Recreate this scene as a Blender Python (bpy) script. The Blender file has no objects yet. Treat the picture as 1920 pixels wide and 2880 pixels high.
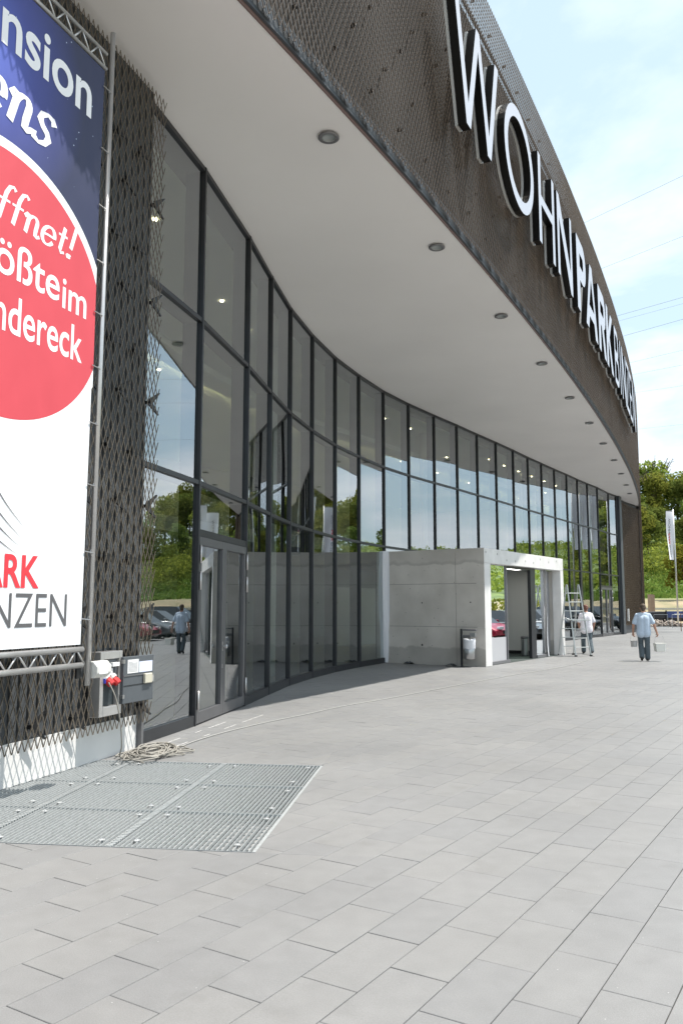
import bpy, bmesh, math, random
import numpy as np
from math import sin, cos, pi, radians, sqrt, atan2, hypot
from mathutils import Vector, Matrix, Euler
from mathutils.geometry import tessellate_polygon

S = bpy.context.scene
COL = S.collection
random.seed(7)
RNG = np.random.default_rng(7)

# ------------------------------------------------------------------ camera
cd = bpy.data.cameras.new('camera'); cam = bpy.data.objects.new('camera', cd); COL.objects.link(cam)
cam.location = (0, 0, 1.67)
cam.rotation_euler = (radians(90 + 6.55), 0, 0)
cd.sensor_fit = 'VERTICAL'; cd.sensor_height = 36.0; cd.lens = 2300.0 / 2880 * 36.0
cd.clip_start = 0.05; cd.clip_end = 3000
S.camera = cam

# ------------------------------------------------------------------ light
SUN_DIR = Vector((0.44, 0.04, 1.0)).normalized()
SUN_EL = math.asin(SUN_DIR.z); SUN_ROT = atan2(SUN_DIR.x, SUN_DIR.y)
W = bpy.data.worlds.new('World'); S.world = W; W.use_nodes = True
nt = W.node_tree; nt.nodes.clear()
N = nt.nodes.new; LK = nt.links.new
out = N('ShaderNodeOutputWorld'); bg = N('ShaderNodeBackground'); bg.inputs['Strength'].default_value = 0.115
sky = N('ShaderNodeTexSky'); sky.sky_type = 'NISHITA'; sky.sun_disc = False
sky.sun_elevation = SUN_EL; sky.sun_rotation = SUN_ROT; sky.altitude = 300; sky.dust_density = 1.6; sky.ozone_density = 1.2
tc = N('ShaderNodeTexCoord'); sep = N('ShaderNodeSeparateXYZ'); LK(tc.outputs['Generated'], sep.inputs[0])
zz = N('ShaderNodeMath'); zz.operation = 'ADD'; zz.inputs[1].default_value = 0.16; LK(sep.outputs['Z'], zz.inputs[0])
zm = N('ShaderNodeMath'); zm.operation = 'MAXIMUM'; zm.inputs[1].default_value = 0.05; LK(zz.outputs[0], zm.inputs[0])
dx = N('ShaderNodeMath'); dx.operation = 'DIVIDE'; LK(sep.outputs['X'], dx.inputs[0]); LK(zm.outputs[0], dx.inputs[1])
dy = N('ShaderNodeMath'); dy.operation = 'DIVIDE'; LK(sep.outputs['Y'], dy.inputs[0]); LK(zm.outputs[0], dy.inputs[1])
cmb = N('ShaderNodeCombineXYZ'); LK(dx.outputs[0], cmb.inputs[0]); LK(dy.outputs[0], cmb.inputs[1])
cmb.inputs[2].default_value = 3.7
n1 = N('ShaderNodeTexNoise'); n1.inputs['Scale'].default_value = 0.95; n1.inputs['Detail'].default_value = 9
n1.inputs['Roughness'].default_value = 0.56; n1.inputs['Distortion'].default_value = 0.25; LK(cmb.outputs[0], n1.inputs['Vector'])
rp = N('ShaderNodeValToRGB'); rp.color_ramp.elements[0].position = 0.47; rp.color_ramp.elements[1].position = 0.66
LK(n1.outputs['Fac'], rp.inputs[0])
n2 = N('ShaderNodeTexNoise'); n2.inputs['Scale'].default_value = 2.2; n2.inputs['Detail'].default_value = 5; LK(cmb.outputs[0], n2.inputs['Vector'])
cc = N('ShaderNodeMix'); cc.data_type = 'RGBA'; cc.inputs['A'].default_value = (7.0, 7.8, 8.6, 1); cc.inputs['B'].default_value = (10.5, 10.6, 10.8, 1)
LK(n2.outputs['Fac'], cc.inputs['Factor'])
mx = N('ShaderNodeMix'); mx.data_type = 'RGBA'; LK(rp.outputs['Color'], mx.inputs['Factor'])
# thin high veil that pales the blue everywhere
veil = N('ShaderNodeMix'); veil.data_type = 'RGBA'; veil.inputs['Factor'].default_value = 0.55
veil.inputs['B'].default_value = (6.6, 8.3, 9.0, 1)
LK(sky.outputs[0], veil.inputs['A']); LK(veil.outputs['Result'], mx.inputs['A']); LK(cc.outputs['Result'], mx.inputs['B'])
LK(mx.outputs['Result'], bg.inputs['Color']); LK(bg.outputs[0], out.inputs[0])

sl = bpy.data.lights.new('sun', 'SUN'); sl.energy = 5.0; sl.angle = radians(0.5); sl.color = (1.0, 0.955, 0.89)
so = bpy.data.objects.new('sun', sl); COL.objects.link(so); so.location = (30, 20, 60)
so.rotation_euler = (-SUN_DIR).to_track_quat('-Z', 'Y').to_euler()

S.view_settings.view_transform = 'Standard'; S.view_settings.look = 'None'
S.view_settings.exposure = 0.48; S.view_settings.gamma = 1.0; S.view_settings.use_curve_mapping = False
S.render.engine = 'CYCLES'
S.cycles.use_denoising = True
S.cycles.max_bounces = 8; S.cycles.transparent_max_bounces = 16; S.cycles.glossy_bounces = 4
S.cycles.sample_clamp_indirect = 6

# ------------------------------------------------------------------ materials
def mat(name, col, rough=0.6, metal=0.0, var=0.0, vscale=4.0, bump=0.0, bscale=40.0, spec=0.5, island=0.0, attr=None,
        emit=None, col2=None, detail=6, stretch=None):
    m = bpy.data.materials.new(name); m.use_nodes = True
    t = m.node_tree; b = t.nodes['Principled BSDF']
    b.inputs['Roughness'].default_value = rough; b.inputs['Metallic'].default_value = metal
    b.inputs['Specular IOR Level'].default_value = spec
    base = (*col, 1)
    b.inputs['Base Color'].default_value = base
    tcn = t.nodes.new('ShaderNodeTexCoord'); vec = tcn.outputs['Object']
    if stretch:
        mp = t.nodes.new('ShaderNodeMapping'); mp.inputs['Scale'].default_value = stretch
        t.links.new(vec, mp.inputs[0]); vec = mp.outputs[0]
    cur = None
    if var > 0 or col2:
        nz = t.nodes.new('ShaderNodeTexNoise'); nz.inputs['Scale'].default_value = vscale; nz.inputs['Detail'].default_value = detail
        t.links.new(vec, nz.inputs['Vector'])
        r = t.nodes.new('ShaderNodeValToRGB'); r.color_ramp.elements[0].position = 0.3; r.color_ramp.elements[1].position = 0.7
        c2 = col2 if col2 else tuple(c * (1 + var) for c in col)
        r.color_ramp.elements[0].color = (*[c * (1 - var) for c in col], 1); r.color_ramp.elements[1].color = (*c2, 1)
        t.links.new(nz.outputs['Fac'], r.inputs[0]); cur = r.outputs[0]
    def hv(facsock, amount, cur):
        h = t.nodes.new('ShaderNodeHueSaturation')
        if cur: t.links.new(cur, h.inputs['Color'])
        else: h.inputs['Color'].default_value = base
        mr = t.nodes.new('ShaderNodeMapRange'); mr.inputs['To Min'].default_value = 1 - amount; mr.inputs['To Max'].default_value = 1 + amount
        t.links.new(facsock, mr.inputs['Value']); t.links.new(mr.outputs[0], h.inputs['Value'])
        return h.outputs[0]
    if island:
        g = t.nodes.new('ShaderNodeNewGeometry'); cur = hv(g.outputs['Random Per Island'], island, cur)
    if attr:
        a = t.nodes.new('ShaderNodeObjectInfo'); cur = hv(a.outputs['Random'], attr, cur)
    if cur: t.links.new(cur, b.inputs['Base Color'])
    if bump > 0:
        nb = t.nodes.new('ShaderNodeTexNoise'); nb.inputs['Scale'].default_value = bscale; nb.inputs['Detail'].default_value = 4
        t.links.new(vec, nb.inputs['Vector'])
        bp = t.nodes.new('ShaderNodeBump'); bp.inputs['Strength'].default_value = bump; bp.inputs['Distance'].default_value = 0.02
        t.links.new(nb.outputs['Fac'], bp.inputs['Height']); t.links.new(bp.outputs[0], b.inputs['Normal'])
    if emit:
        b.inputs['Emission Color'].default_value = (*emit[0], 1); b.inputs['Emission Strength'].default_value = emit[1]
    return m

def paver_mat(name, obj):
    """grey concrete slab with fine aggregate, pale sparkle specks and soft blotches"""
    m = bpy.data.materials.new(name); m.use_nodes = True
    t = m.node_tree; b = t.nodes['Principled BSDF']; L = t.links.new
    b.inputs['Roughness'].default_value = 0.55; b.inputs['Specular IOR Level'].default_value = 0.5
    g = t.nodes.new('ShaderNodeNewGeometry'); vec = g.outputs['Position']
    def noise(sc, det=4, off=0):
        n = t.nodes.new('ShaderNodeTexNoise'); n.inputs['Scale'].default_value = sc; n.inputs['Detail'].default_value = det
        L(vec, n.inputs['Vector']); return n.outputs['Fac']
    def ramp(s, p0, p1, c0, c1):
        r = t.nodes.new('ShaderNodeValToRGB'); r.color_ramp.elements[0].position = p0; r.color_ramp.elements[1].position = p1
        r.color_ramp.elements[0].color = (*c0, 1); r.color_ramp.elements[1].color = (*c1, 1); L(s, r.inputs[0]); return r.outputs[0]
    def mul(a, bb):
        x = t.nodes.new('ShaderNodeMix'); x.data_type = 'RGBA'; x.blend_type = 'MULTIPLY'; x.inputs['Factor'].default_value = 1
        L(a, x.inputs['A']); L(bb, x.inputs['B']); return x.outputs['Result']
    big = ramp(noise(0.55, 6), 0.3, 0.72, (.198, .198, .197), (.228, .227, .225))
    fine = ramp(noise(160, 3), 0.25, 0.75, (.86, .86, .86), (1.12, 1.12, 1.12))
    mid = ramp(noise(7, 6), 0.3, 0.7, (.95, .95, .95), (1.04, 1.04, 1.04))
    stain = ramp(noise(.22, 9), 0.36, 0.60, (.91, .905, .90), (1.02, 1.02, 1.02)); drip = ramp(noise(2.6, 8), 0.60, 0.74, (1, 1, 1), (.90, .895, .885))
    c = mul(mul(mul(mul(big, fine), mid), stain), drip)
    src = t.nodes.new('ShaderNodeObjectInfo').outputs['Random'] if obj else g.outputs['Random Per Island']
    tone = ramp(src, 0, 1, (.965, .968, .975), (1.035, 1.03, 1.02)); c = mul(c, tone)
    v = t.nodes.new('ShaderNodeTexVoronoi'); v.inputs['Scale'].default_value = 22; L(vec, v.inputs['Vector'])
    sp = ramp(v.outputs['Distance'], 0.0, 0.085, (1, 1, 1), (0, 0, 0))
    gate = ramp(v.outputs['Color'], 0.80, 0.82, (0, 0, 0), (1, 1, 1))
    k = mul(sp, gate)
    x = t.nodes.new('ShaderNodeMix'); x.data_type = 'RGBA'; L(k, x.inputs['Factor']); L(c, x.inputs['A']); x.inputs['B'].default_value = (.62, .62, .6, 1)
    L(x.outputs['Result'], b.inputs['Base Color'])
    bp = t.nodes.new('ShaderNodeBump'); bp.inputs['Strength'].default_value = 0.25; bp.inputs['Distance'].default_value = 0.004
    L(noise(220, 3), bp.inputs['Height']); L(bp.outputs[0], b.inputs['Normal'])
    return m

def glass_mat(name, refl, tint):
    m = bpy.data.materials.new(name); m.use_nodes = True
    t = m.node_tree; t.nodes.clear(); L = t.links.new
    o = t.nodes.new('ShaderNodeOutputMaterial'); mixs = t.nodes.new('ShaderNodeMixShader')
    tr = t.nodes.new('ShaderNodeBsdfTransparent'); tr.inputs[0].default_value = (*tint, 1)
    gl = t.nodes.new('ShaderNodeBsdfGlossy'); gl.inputs['Roughness'].default_value = 0.0; gl.inputs['Color'].default_value = (.93, .97, 1, 1)
    fr = t.nodes.new('ShaderNodeFresnel'); fr.inputs['IOR'].default_value = 1.5
    mr = t.nodes.new('ShaderNodeMapRange'); mr.inputs['To Min'].default_value = refl; mr.inputs['To Max'].default_value = 1.0
    L(fr.outputs[0], mr.inputs['Value']); L(mr.outputs[0], mixs.inputs[0]); L(tr.outputs[0], mixs.inputs[1]); L(gl.outputs[0], mixs.inputs[2])
    L(mixs.outputs[0], o.inputs[0])
    # gentle waviness of float glass
    tcn = t.nodes.new('ShaderNodeTexCoord'); nz = t.nodes.new('ShaderNodeTexNoise'); nz.inputs['Scale'].default_value = 0.35; nz.inputs['Detail'].default_value = 1
    oi = t.nodes.new('ShaderNodeObjectInfo'); va = t.nodes.new('ShaderNodeVectorMath'); va.operation = 'ADD'; sc_ = t.nodes.new('ShaderNodeMath'); sc_.operation = 'MULTIPLY'; sc_.inputs[1].default_value = 80
    L(oi.outputs['Random'], sc_.inputs[0]); L(tcn.outputs['Object'], va.inputs[0]); L(sc_.outputs[0], va.inputs[1]); L(va.outputs[0], nz.inputs['Vector'])
    bp = t.nodes.new('ShaderNodeBump'); bp.inputs['Strength'].default_value = 0.3; bp.inputs['Distance'].default_value = 0.02
    L(nz.outputs['Fac'], bp.inputs['Height']); L(bp.outputs[0], gl.inputs['Normal'])
    return m

def leaf_mat(name, c0, c1):
    m = bpy.data.materials.new(name); m.use_nodes = True
    t = m.node_tree; t.nodes.clear(); L = t.links.new
    o = t.nodes.new('ShaderNodeOutputMaterial'); ms = t.nodes.new('ShaderNodeMixShader'); ms.inputs[0].default_value = 0.42
    d = t.nodes.new('ShaderNodeBsdfDiffuse'); tl = t.nodes.new('ShaderNodeBsdfTranslucent')
    g = t.nodes.new('ShaderNodeNewGeometry'); r = t.nodes.new('ShaderNodeValToRGB')
    r.color_ramp.elements[0].color = (*c0, 1); r.color_ramp.elements[1].color = (*c1, 1)
    oi = t.nodes.new('ShaderNodeObjectInfo'); h = t.nodes.new('ShaderNodeHueSaturation')
    mr = t.nodes.new('ShaderNodeMapRange'); mr.inputs['To Min'].default_value = .7; mr.inputs['To Max'].default_value = 1.3
    mh = t.nodes.new('ShaderNodeMapRange'); mh.inputs['To Min'].default_value = .475; mh.inputs['To Max'].default_value = .515
    L(g.outputs['Random Per Island'], r.inputs[0]); L(oi.outputs['Random'], mr.inputs['Value']); L(oi.outputs['Random'], mh.inputs['Value'])
    L(r.outputs[0], h.inputs['Color']); L(mr.outputs[0], h.inputs['Value']); L(mh.outputs[0], h.inputs['Hue'])
    L(h.outputs[0], d.inputs[0]); L(h.outputs[0], tl.inputs[0]); L(d.outputs[0], ms.inputs[1]); L(tl.outputs[0], ms.inputs[2]); L(ms.outputs[0], o.inputs[0])
    return m

M = {}
M['paver'] = paver_mat('paver_concrete', True); M['paverf'] = paver_mat('paver_concrete_field', False)
M['joint'] = mat('joint_sand', (.055, .05, .045), .95)
M['glass'] = glass_mat('facade_glass', .30, (.74, .82, .77))
M['glass2'] = glass_mat('porch_glass', .17, (.36, .44, .40))
M['alu'] = mat('anthracite_aluminium', (.034, .036, .040), .38, .35, var=.12, vscale=3)
M['alu_lt'] = mat('grey_aluminium', (.17, .17, .175), .42, .3, var=.06, vscale=3)
M['soffit'] = mat('soffit_render', (.78, .765, .75), .85, var=.035, vscale=.35, bump=.15, bscale=120)
M['white'] = mat('white_render', (.72, .71, .69), .8, var=.03, vscale=3)
M['backing'] = mat('dark_backing_wall', (.062, .066, .070), .7, var=.1, vscale=2)
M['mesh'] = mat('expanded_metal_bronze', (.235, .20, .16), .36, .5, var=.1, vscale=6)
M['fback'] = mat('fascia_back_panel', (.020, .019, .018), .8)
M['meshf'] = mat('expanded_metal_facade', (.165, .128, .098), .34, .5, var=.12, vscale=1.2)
M['gutter'] = mat('slate_gutter_sheet', (.075, .085, .095), .5, .3, var=.08, vscale=3)
M['black'] = mat('black_metal', (.012, .012, .013), .45)
M['signface'] = mat('sign_face_acrylic', (.47, .50, .57), .35)
M['signside'] = mat('sign_side_metal', (.022, .021, .020), .28, .7)
M['tray'] = mat('sign_tray_bright', (.58, .59, .58), .3, .3)
M['truss'] = mat('truss_aluminium', (.58, .57, .56), .33, .75, var=.05, vscale=10)
M['steel'] = mat('brushed_steel', (.45, .45, .45), .3, .9, stretch=(1, 1, 20), var=.1, vscale=20)
M['galv'] = mat('galvanised_steel', (.43, .45, .45), .45, .3, var=.14, vscale=25)
M['cloth_w'] = mat('flag_cloth_white', (.80, .80, .83), .7)
M['txt_grey'] = mat('print_grey', (.10, .10, .105), .6)
M['txt_red'] = mat('print_red', (.72, .035, .05), .6)
M['txt_white'] = mat('print_white', (.84, .85, .87), .6)
M['plastic_w'] = mat('white_plastic_sheet', (.66, .67, .70), .35, bump=.6, bscale=14)
M['door_pl'] = mat('box_door_plastic', (.085, .095, .105), .5, var=.06, vscale=8)
M['motor'] = mat('motor_housing', (.66, .65, .61), .4, var=.05, vscale=9)
M['paper'] = mat('paper_sheet', (.76, .76, .76), .8); M['paper2'] = mat('blue_paper_sheet', (.66, .70, .86), .8)
M['beige'] = mat('beige_plastic', (.55, .52, .42), .5)
M['red'] = mat('red_plastic', (.55, .03, .03), .4); M['blue'] = mat('blue_plastic', (.03, .05, .40), .4)
M['cable'] = mat('grey_cable', (.27, .255, .225), .6, var=.2, vscale=5)
M['cable_d'] = mat('dark_cable', (.10, .10, .10), .6)
M['inner'] = mat('interior_wall', (.42, .44, .42), .85, var=.03, vscale=1)
M['inner_lt'] = mat('interior_white_wall', (.66, .66, .64), .85)
M['ceil'] = mat('interior_ceiling', (.74, .77, .72), .85)
M['ifloor'] = mat('interior_floor', (.34, .34, .33), .35)
M['glow'] = mat('lit_downlight', (1, .9, .7), .5, emit=((1, .84, .58), 13.0))
M['cove'] = mat('lit_cove', (1, .85, .5), .5, emit=((1, .86, .55), 10.0))
M['skin'] = mat('skin', (.42, .23, .16), .55, var=.05, vscale=12)
M['hair'] = mat('brown_hair', (.085, .060, .042), .7, var=.3, vscale=60)
M['hair2'] = mat('reddish_brown_hair', (.16, .065, .045), .7, var=.3, vscale=60)
M['shirt_b'] = mat('light_blue_shirt', (.46, .55, .66), .85, var=.05, vscale=10, bump=.5, bscale=14)
M['shirt_w'] = mat('white_tshirt', (.76, .74, .78), .85, var=.03, vscale=10, bump=.5, bscale=14)
M['jeans'] = mat('slate_work_trousers', (.085, .11, .125), .85, var=.16, vscale=14, bump=.5, bscale=18)
M['shoe'] = mat('dark_shoes', (.02, .02, .02), .6)
M['bucket'] = mat('white_bucket', (.72, .71, .66), .45); M['bucket2'] = mat('grey_bucket', (.42, .41, .40), .5)
M['bark'] = mat('bark', (.09, .07, .05), .9, var=.3, vscale=8)

# ------------------------------------------------------------------ mesh helpers
class MB:
    def __init__(s): s.v = []; s.f = []; s.mi = []
    def add(s, vs, fs, mi=0):
        o = len(s.v); s.v += [tuple(v) for v in vs]; s.f += [tuple(i + o for i in f) for f in fs]; s.mi += [mi] * len(fs); return s
    def box(s, a, b, mi=0, X=None):
        (x0, y0, z0), (x1, y1, z1) = a, b
        vs = [(x0, y0, z0), (x1, y0, z0), (x1, y1, z0), (x0, y1, z0), (x0, y0, z1), (x1, y0, z1), (x1, y1, z1), (x0, y1, z1)]
        if X is not None: vs = [X @ Vector(v) for v in vs]
        return s.add(vs, [(3, 2, 1, 0), (4, 5, 6, 7), (0, 1, 5, 4), (1, 2, 6, 5), (2, 3, 7, 6), (3, 0, 4, 7)], mi)
    def tube(s, pts, r, n=8, mi=0, cap=True):
        pts = [Vector(p) for p in pts]; rs = r if hasattr(r, '__len__') else [r] * len(pts)
        rings = []; up = Vector((0, 0, 1)); prev = None
        for i, p in enumerate(pts):
            d = (pts[min(i + 1, len(pts) - 1)] - pts[max(i - 1, 0)])
            if d.length < 1e-9: d = Vector((0, 0, 1))
            d.normalize()
            if prev is None:
                a = d.cross(up)
                if a.length < 1e-3: a = d.cross(Vector((0, 1, 0)))
            else:
                a = prev - d * prev.dot(d)
                if a.length < 1e-4: a = d.cross(up)
            a.normalize(); prev = a; b = d.cross(a)
            rings.append([p + (a * cos(2 * pi * k / n) + b * sin(2 * pi * k / n)) * rs[i] for k in range(n)])
        vs = [v for rg in rings for v in rg]; fs = []
        for i in range(len(pts) - 1):
            for k in range(n):
                fs.append((i * n + k, i * n + (k + 1) % n, (i + 1) * n + (k + 1) % n, (i + 1) * n + k))
        if cap: fs.append(tuple(reversed(range(n)))); fs.append(tuple((len(pts) - 1) * n + k for k in range(n)))
        return s.add(vs, fs, mi)
    def lathe(s, prof, n=20, c=(0, 0, 0), mi=0):
        vs = []; fs = []
        for (r, z) in prof: vs += [(c[0] + r * cos(2 * pi * k / n), c[1] + r * sin(2 * pi * k / n), c[2] + z) for k in range(n)]
        for i in range(len(prof) - 1):
            for k in range(n): fs.append((i * n + k, i * n + (k + 1) % n, (i + 1) * n + (k + 1) % n, (i + 1) * n + k))
        return s.add(vs, fs, mi)
    def mesh(s, name, mats, smooth=False):
        me = bpy.data.meshes.new(name); me.from_pydata(s.v, [], s.f)
        for m in (mats if isinstance(mats, (list, tuple)) else [mats]): me.materials.append(m)
        if len(set(s.mi)) > 1: me.polygons.foreach_set('material_index', s.mi)
        if smooth: me.polygons.foreach_set('use_smooth', [True] * len(s.f))
        me.update(); return me

def link(o, parent=None):
    COL.objects.link(o)
    if parent is not None: o.parent = parent
    return o
def ob(name, me, parent=None, loc=None, rot=None, **kw):
    o = bpy.data.objects.new(name, me); link(o, parent)
    if loc is not None: o.location = loc
    if rot is not None: o.rotation_euler = rot
    for k, v in kw.items(): o[k] = v
    return o
def build(name, mb, mats, parent=None, smooth=False, **kw):
    return ob(name, mb.mesh(name, mats, smooth), parent, **kw)
def thing(name, label, cat, loc=(0, 0, 0), rz=0, group=None):
    o = ob(name, None, None, loc, (0, 0, rz), label=label, category=cat)
    if group: o['group'] = group
    o.empty_display_size = 0.3
    return o
def tag(o, label, cat, group=None):
    o['label'] = label; o['category'] = cat
    if group: o['group'] = group
    return o
def bevel(o, w, seg=2):
    m = o.modifiers.new('bevel', 'BEVEL'); m.width = w; m.segments = seg; m.limit_method = 'ANGLE'; return o
def copy_tree(o, parent=None):
    c = o.copy(); COL.objects.link(c); c.parent = parent
    for ch in list(o.children): copy_tree(ch, c)
    return c
def frame_matrix(origin, dirx):
    """local x along dirx (plan), local y outward (to the right of dirx), z up"""
    d = Vector((dirx[0], dirx[1], 0)).normalized(); n = Vector((d.y, -d.x, 0))
    m = Matrix(((d.x, n.x, 0, origin[0]), (d.y, n.y, 0, origin[1]), (0, 0, 1, origin[2] if len(origin) > 2 else 0), (0, 0, 0, 1)))
    return m
def clip(poly, p, n):
    """keep part with (x-p).n >= 0"""
    r = []; k = len(poly)
    for i in range(k):
        a = poly[i]; b = poly[(i + 1) % k]
        da = (a[0] - p[0]) * n[0] + (a[1] - p[1]) * n[1]; db = (b[0] - p[0]) * n[0] + (b[1] - p[1]) * n[1]
        if da >= 0: r.append(a)
        if (da >= 0) != (db >= 0):
            t = da / (da - db); r.append((a[0] + t * (b[0] - a[0]), a[1] + t * (b[1] - a[1])))
    return r
def diff(poly, quad):
    """convex poly minus convex ccw quad -> convex pieces"""
    res = []; cur = poly
    for i in range(len(quad)):
        a = quad[i]; b = quad[(i + 1) % len(quad)]; inn = (-(b[1] - a[1]), b[0] - a[0])
        o_ = clip(cur, a, (-inn[0], -inn[1]))
        if len(o_) > 2: res.append(o_)
        cur = clip(cur, a, inn)
        if len(cur) < 3: break
    return res
def area(p): return abs(sum(p[i][0] * p[(i + 1) % len(p)][1] - p[(i + 1) % len(p)][0] * p[i][1] for i in range(len(p)))) / 2

# ------------------------------------------------------------------ plan curves
H = 8.25
EDGE_RAW = [(-4.19,3.08),(-2.58,5.74),(-1.02,8.42),(0.49,11.12),(1.96,13.85),(3.39,16.6),(4.79,19.37),(6.16,22.15),(7.5,24.95),(8.82,27.76),(10.11,30.58),
        (11.38,33.41),(12.62,36.25),(13.85,39.1),(15.05,41.96),(16.22,44.83),(17.37,47.71),(18.49,50.6),(19.57,53.51),(20.62,56.43),
        (21.35,59.4),(21.7,62.5),(21.4,65.8),(20.3,69),(18.3,72),(15.5,74.5)]
EDGE_PRE = [(-10.2, -6.4), (-8.6, -4.0), (-7.1, -1.7), (-5.65, 0.7)]
def resample(pts, step):
    pts = np.array(pts, float); s = np.r_[0, np.cumsum(np.hypot(*np.diff(pts, axis=0).T))]
    out = []; t = np.arange(0, s[-1], step)
    # catmull-rom through the points
    for q in t:
        i = min(max(np.searchsorted(s, q, 'right') - 1, 0), len(pts) - 2); u = (q - s[i]) / (s[i + 1] - s[i])
        p0 = pts[max(i - 1, 0)]; p1 = pts[i]; p2 = pts[i + 1]; p3 = pts[min(i + 2, len(pts) - 1)]
        out.append(0.5 * ((2 * p1) + (-p0 + p2) * u + (2 * p0 - 5 * p1 + 4 * p2 - p3) * u * u + (-p0 + 3 * p1 - 3 * p2 + p3) * u ** 3))
    return np.array(out)
class Curve:
    def __init__(s, pts):
        s.p = np.array(pts, float); s.s = np.r_[0, np.cumsum(np.hypot(*np.diff(s.p, axis=0).T))]; s.L = s.s[-1]
    def at(s, q): return np.array([np.interp(q, s.s, s.p[:, 0]), np.interp(q, s.s, s.p[:, 1])])
    def tan(s, q):
        d = s.at(min(q + .3, s.L)) - s.at(max(q - .3, 0)); return d / np.hypot(*d)
    def nor(s, q): t = s.tan(q); return np.array([t[1], -t[0]])
    def off(s, q, d): return s.at(q) + s.nor(q) * d
    def offset(s, d, step=.4): return Curve([s.off(q, d) for q in np.arange(0, s.L, step)])
EDGE = Curve(resample(EDGE_PRE + EDGE_RAW, .3))
S0 = float(EDGE.s[np.argmin(np.hypot(EDGE.p[:, 0] + 4.19, EDGE.p[:, 1] - 3.08))])   # where the sign's measuring starts

MUL = [(-2.545,9.93),(-2.1,11.7),(-1.68,14.0),(-1.43,15.78),(-1.15,17.56),(-.73,19.36),(-.19,21.15),(.47,22.83),(1.26,24.59),(2.16,26.19),(3.17,27.79),
       (4.17,29.31),(5.17,30.92),(6.19,32.5),(7.23,34.17),(8.23,35.83),(9.21,37.4),(10.22,39.0),(11.25,40.6),(12.24,42.19),(13.2,43.68),(14.19,45.14),(15.55,47.45),(16.37,48.6)]
GC = Curve(MUL)

# ------------------------------------------------------------------ terrain
def gp(r, az): return (r * sin(radians(az)), r * cos(radians(az)))
PROF = np.array([(84, -.3), (94, .7), (100, 2.1), (108, 2.6), (114, 3.0), (132, 7.6), (148, 12.5), (165, 17.0), (185, 19.0), (240, 15), (330, 10), (520, 6)])
def hill_h(r, az):
    near = np.interp(r, PROF[:, 0], PROF[:, 1])
    far = np.interp(r, [84, 100, 130, 200, 300, 380, 450, 520], [-.3, .8, 1.5, 2.5, 10, 26, 32, 26]) * (1 + .14 * sin(az * .21) + .07 * sin(az * .55 + 1))
    w = min(max((az - 35) / 7.0, 0), 1); w = w * w * (3 - 2 * w)
    return near * (1 - w) + far * w + (0.5 * sin(r * .13 + az * .7) + .35 * sin(r * .31 - az * 1.3)) * min(max((r - 112) / 20, 0), 1)
rs = list(np.linspace(84, 200, 48)) + list(np.linspace(210, 520, 24)); azs = np.linspace(-40, 130, 120)
hb = MB(); hv = [(*gp(r, a), hill_h(r, a)) for a in azs for r in rs]; nr = len(rs)
hb.add(hv, [(i * nr + j, i * nr + j + 1, (i + 1) * nr + j + 1, (i + 1) * nr + j) for i in range(len(azs) - 1) for j in range(nr - 1)])
def hill_mat():
    m = mat('hill_grass', (.10, .16, .045), .95, var=.35, vscale=.16, bump=.8, bscale=3.5, col2=(.17, .23, .06))
    t = m.node_tree; L = t.links.new; b = t.nodes['Principled BSDF']
    src = b.inputs['Base Color'].links[0].from_socket
    g = t.nodes.new('ShaderNodeNewGeometry'); sp = t.nodes.new('ShaderNodeSeparateXYZ'); L(g.outputs['Position'], sp.inputs[0])
    nz = t.nodes.new('ShaderNodeTexNoise'); nz.inputs['Scale'].default_value = .12; L(g.outputs['Position'], nz.inputs['Vector'])
    ad = t.nodes.new('ShaderNodeMath'); ad.operation = 'MULTIPLY_ADD'; ad.inputs[1].default_value = -1.4; L(nz.outputs['Fac'], ad.inputs[0]); L(sp.outputs['Z'], ad.inputs[2])
    r = t.nodes.new('ShaderNodeMapRange'); r.inputs['From Min'].default_value = 1.75; r.inputs['From Max'].default_value = 2.15; L(ad.outputs[0], r.inputs['Value'])
    n3 = t.nodes.new('ShaderNodeTexNoise'); n3.inputs['Scale'].default_value = .45; n3.inputs['Detail'].default_value = 8; L(g.outputs['Position'], n3.inputs['Vector'])
    rr = t.nodes.new('ShaderNodeValToRGB'); rr.color_ramp.elements[0].position = .35; rr.color_ramp.elements[1].position = .65
    rr.color_ramp.elements[0].color = (.34, .27, .17, 1); rr.color_ramp.elements[1].color = (.22, .20, .11, 1); L(n3.outputs['Fac'], rr.inputs[0])
    x = t.nodes.new('ShaderNodeMix'); x.data_type = 'RGBA'; L(r.outputs[0], x.inputs['Factor']); L(rr.outputs[0], x.inputs['A']); L(src, x.inputs['B'])
    L(x.outputs['Result'], b.inputs['Base Color']); return m
build('hill', hb, hill_mat(), smooth=True, kind='structure')

# grate pit rectangle
GO = np.array([-.21, 8.84]); E1 = np.array([.127, .992]); E2 = np.array([.992, -.127])
GWc, GWr = 1.03, 1.02
PIT = [tuple(GO - E1 * 3.06 - E2 * 3.12), tuple(GO - E1 * 3.06), tuple(GO), tuple(GO - E2 * 3.12)]

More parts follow.
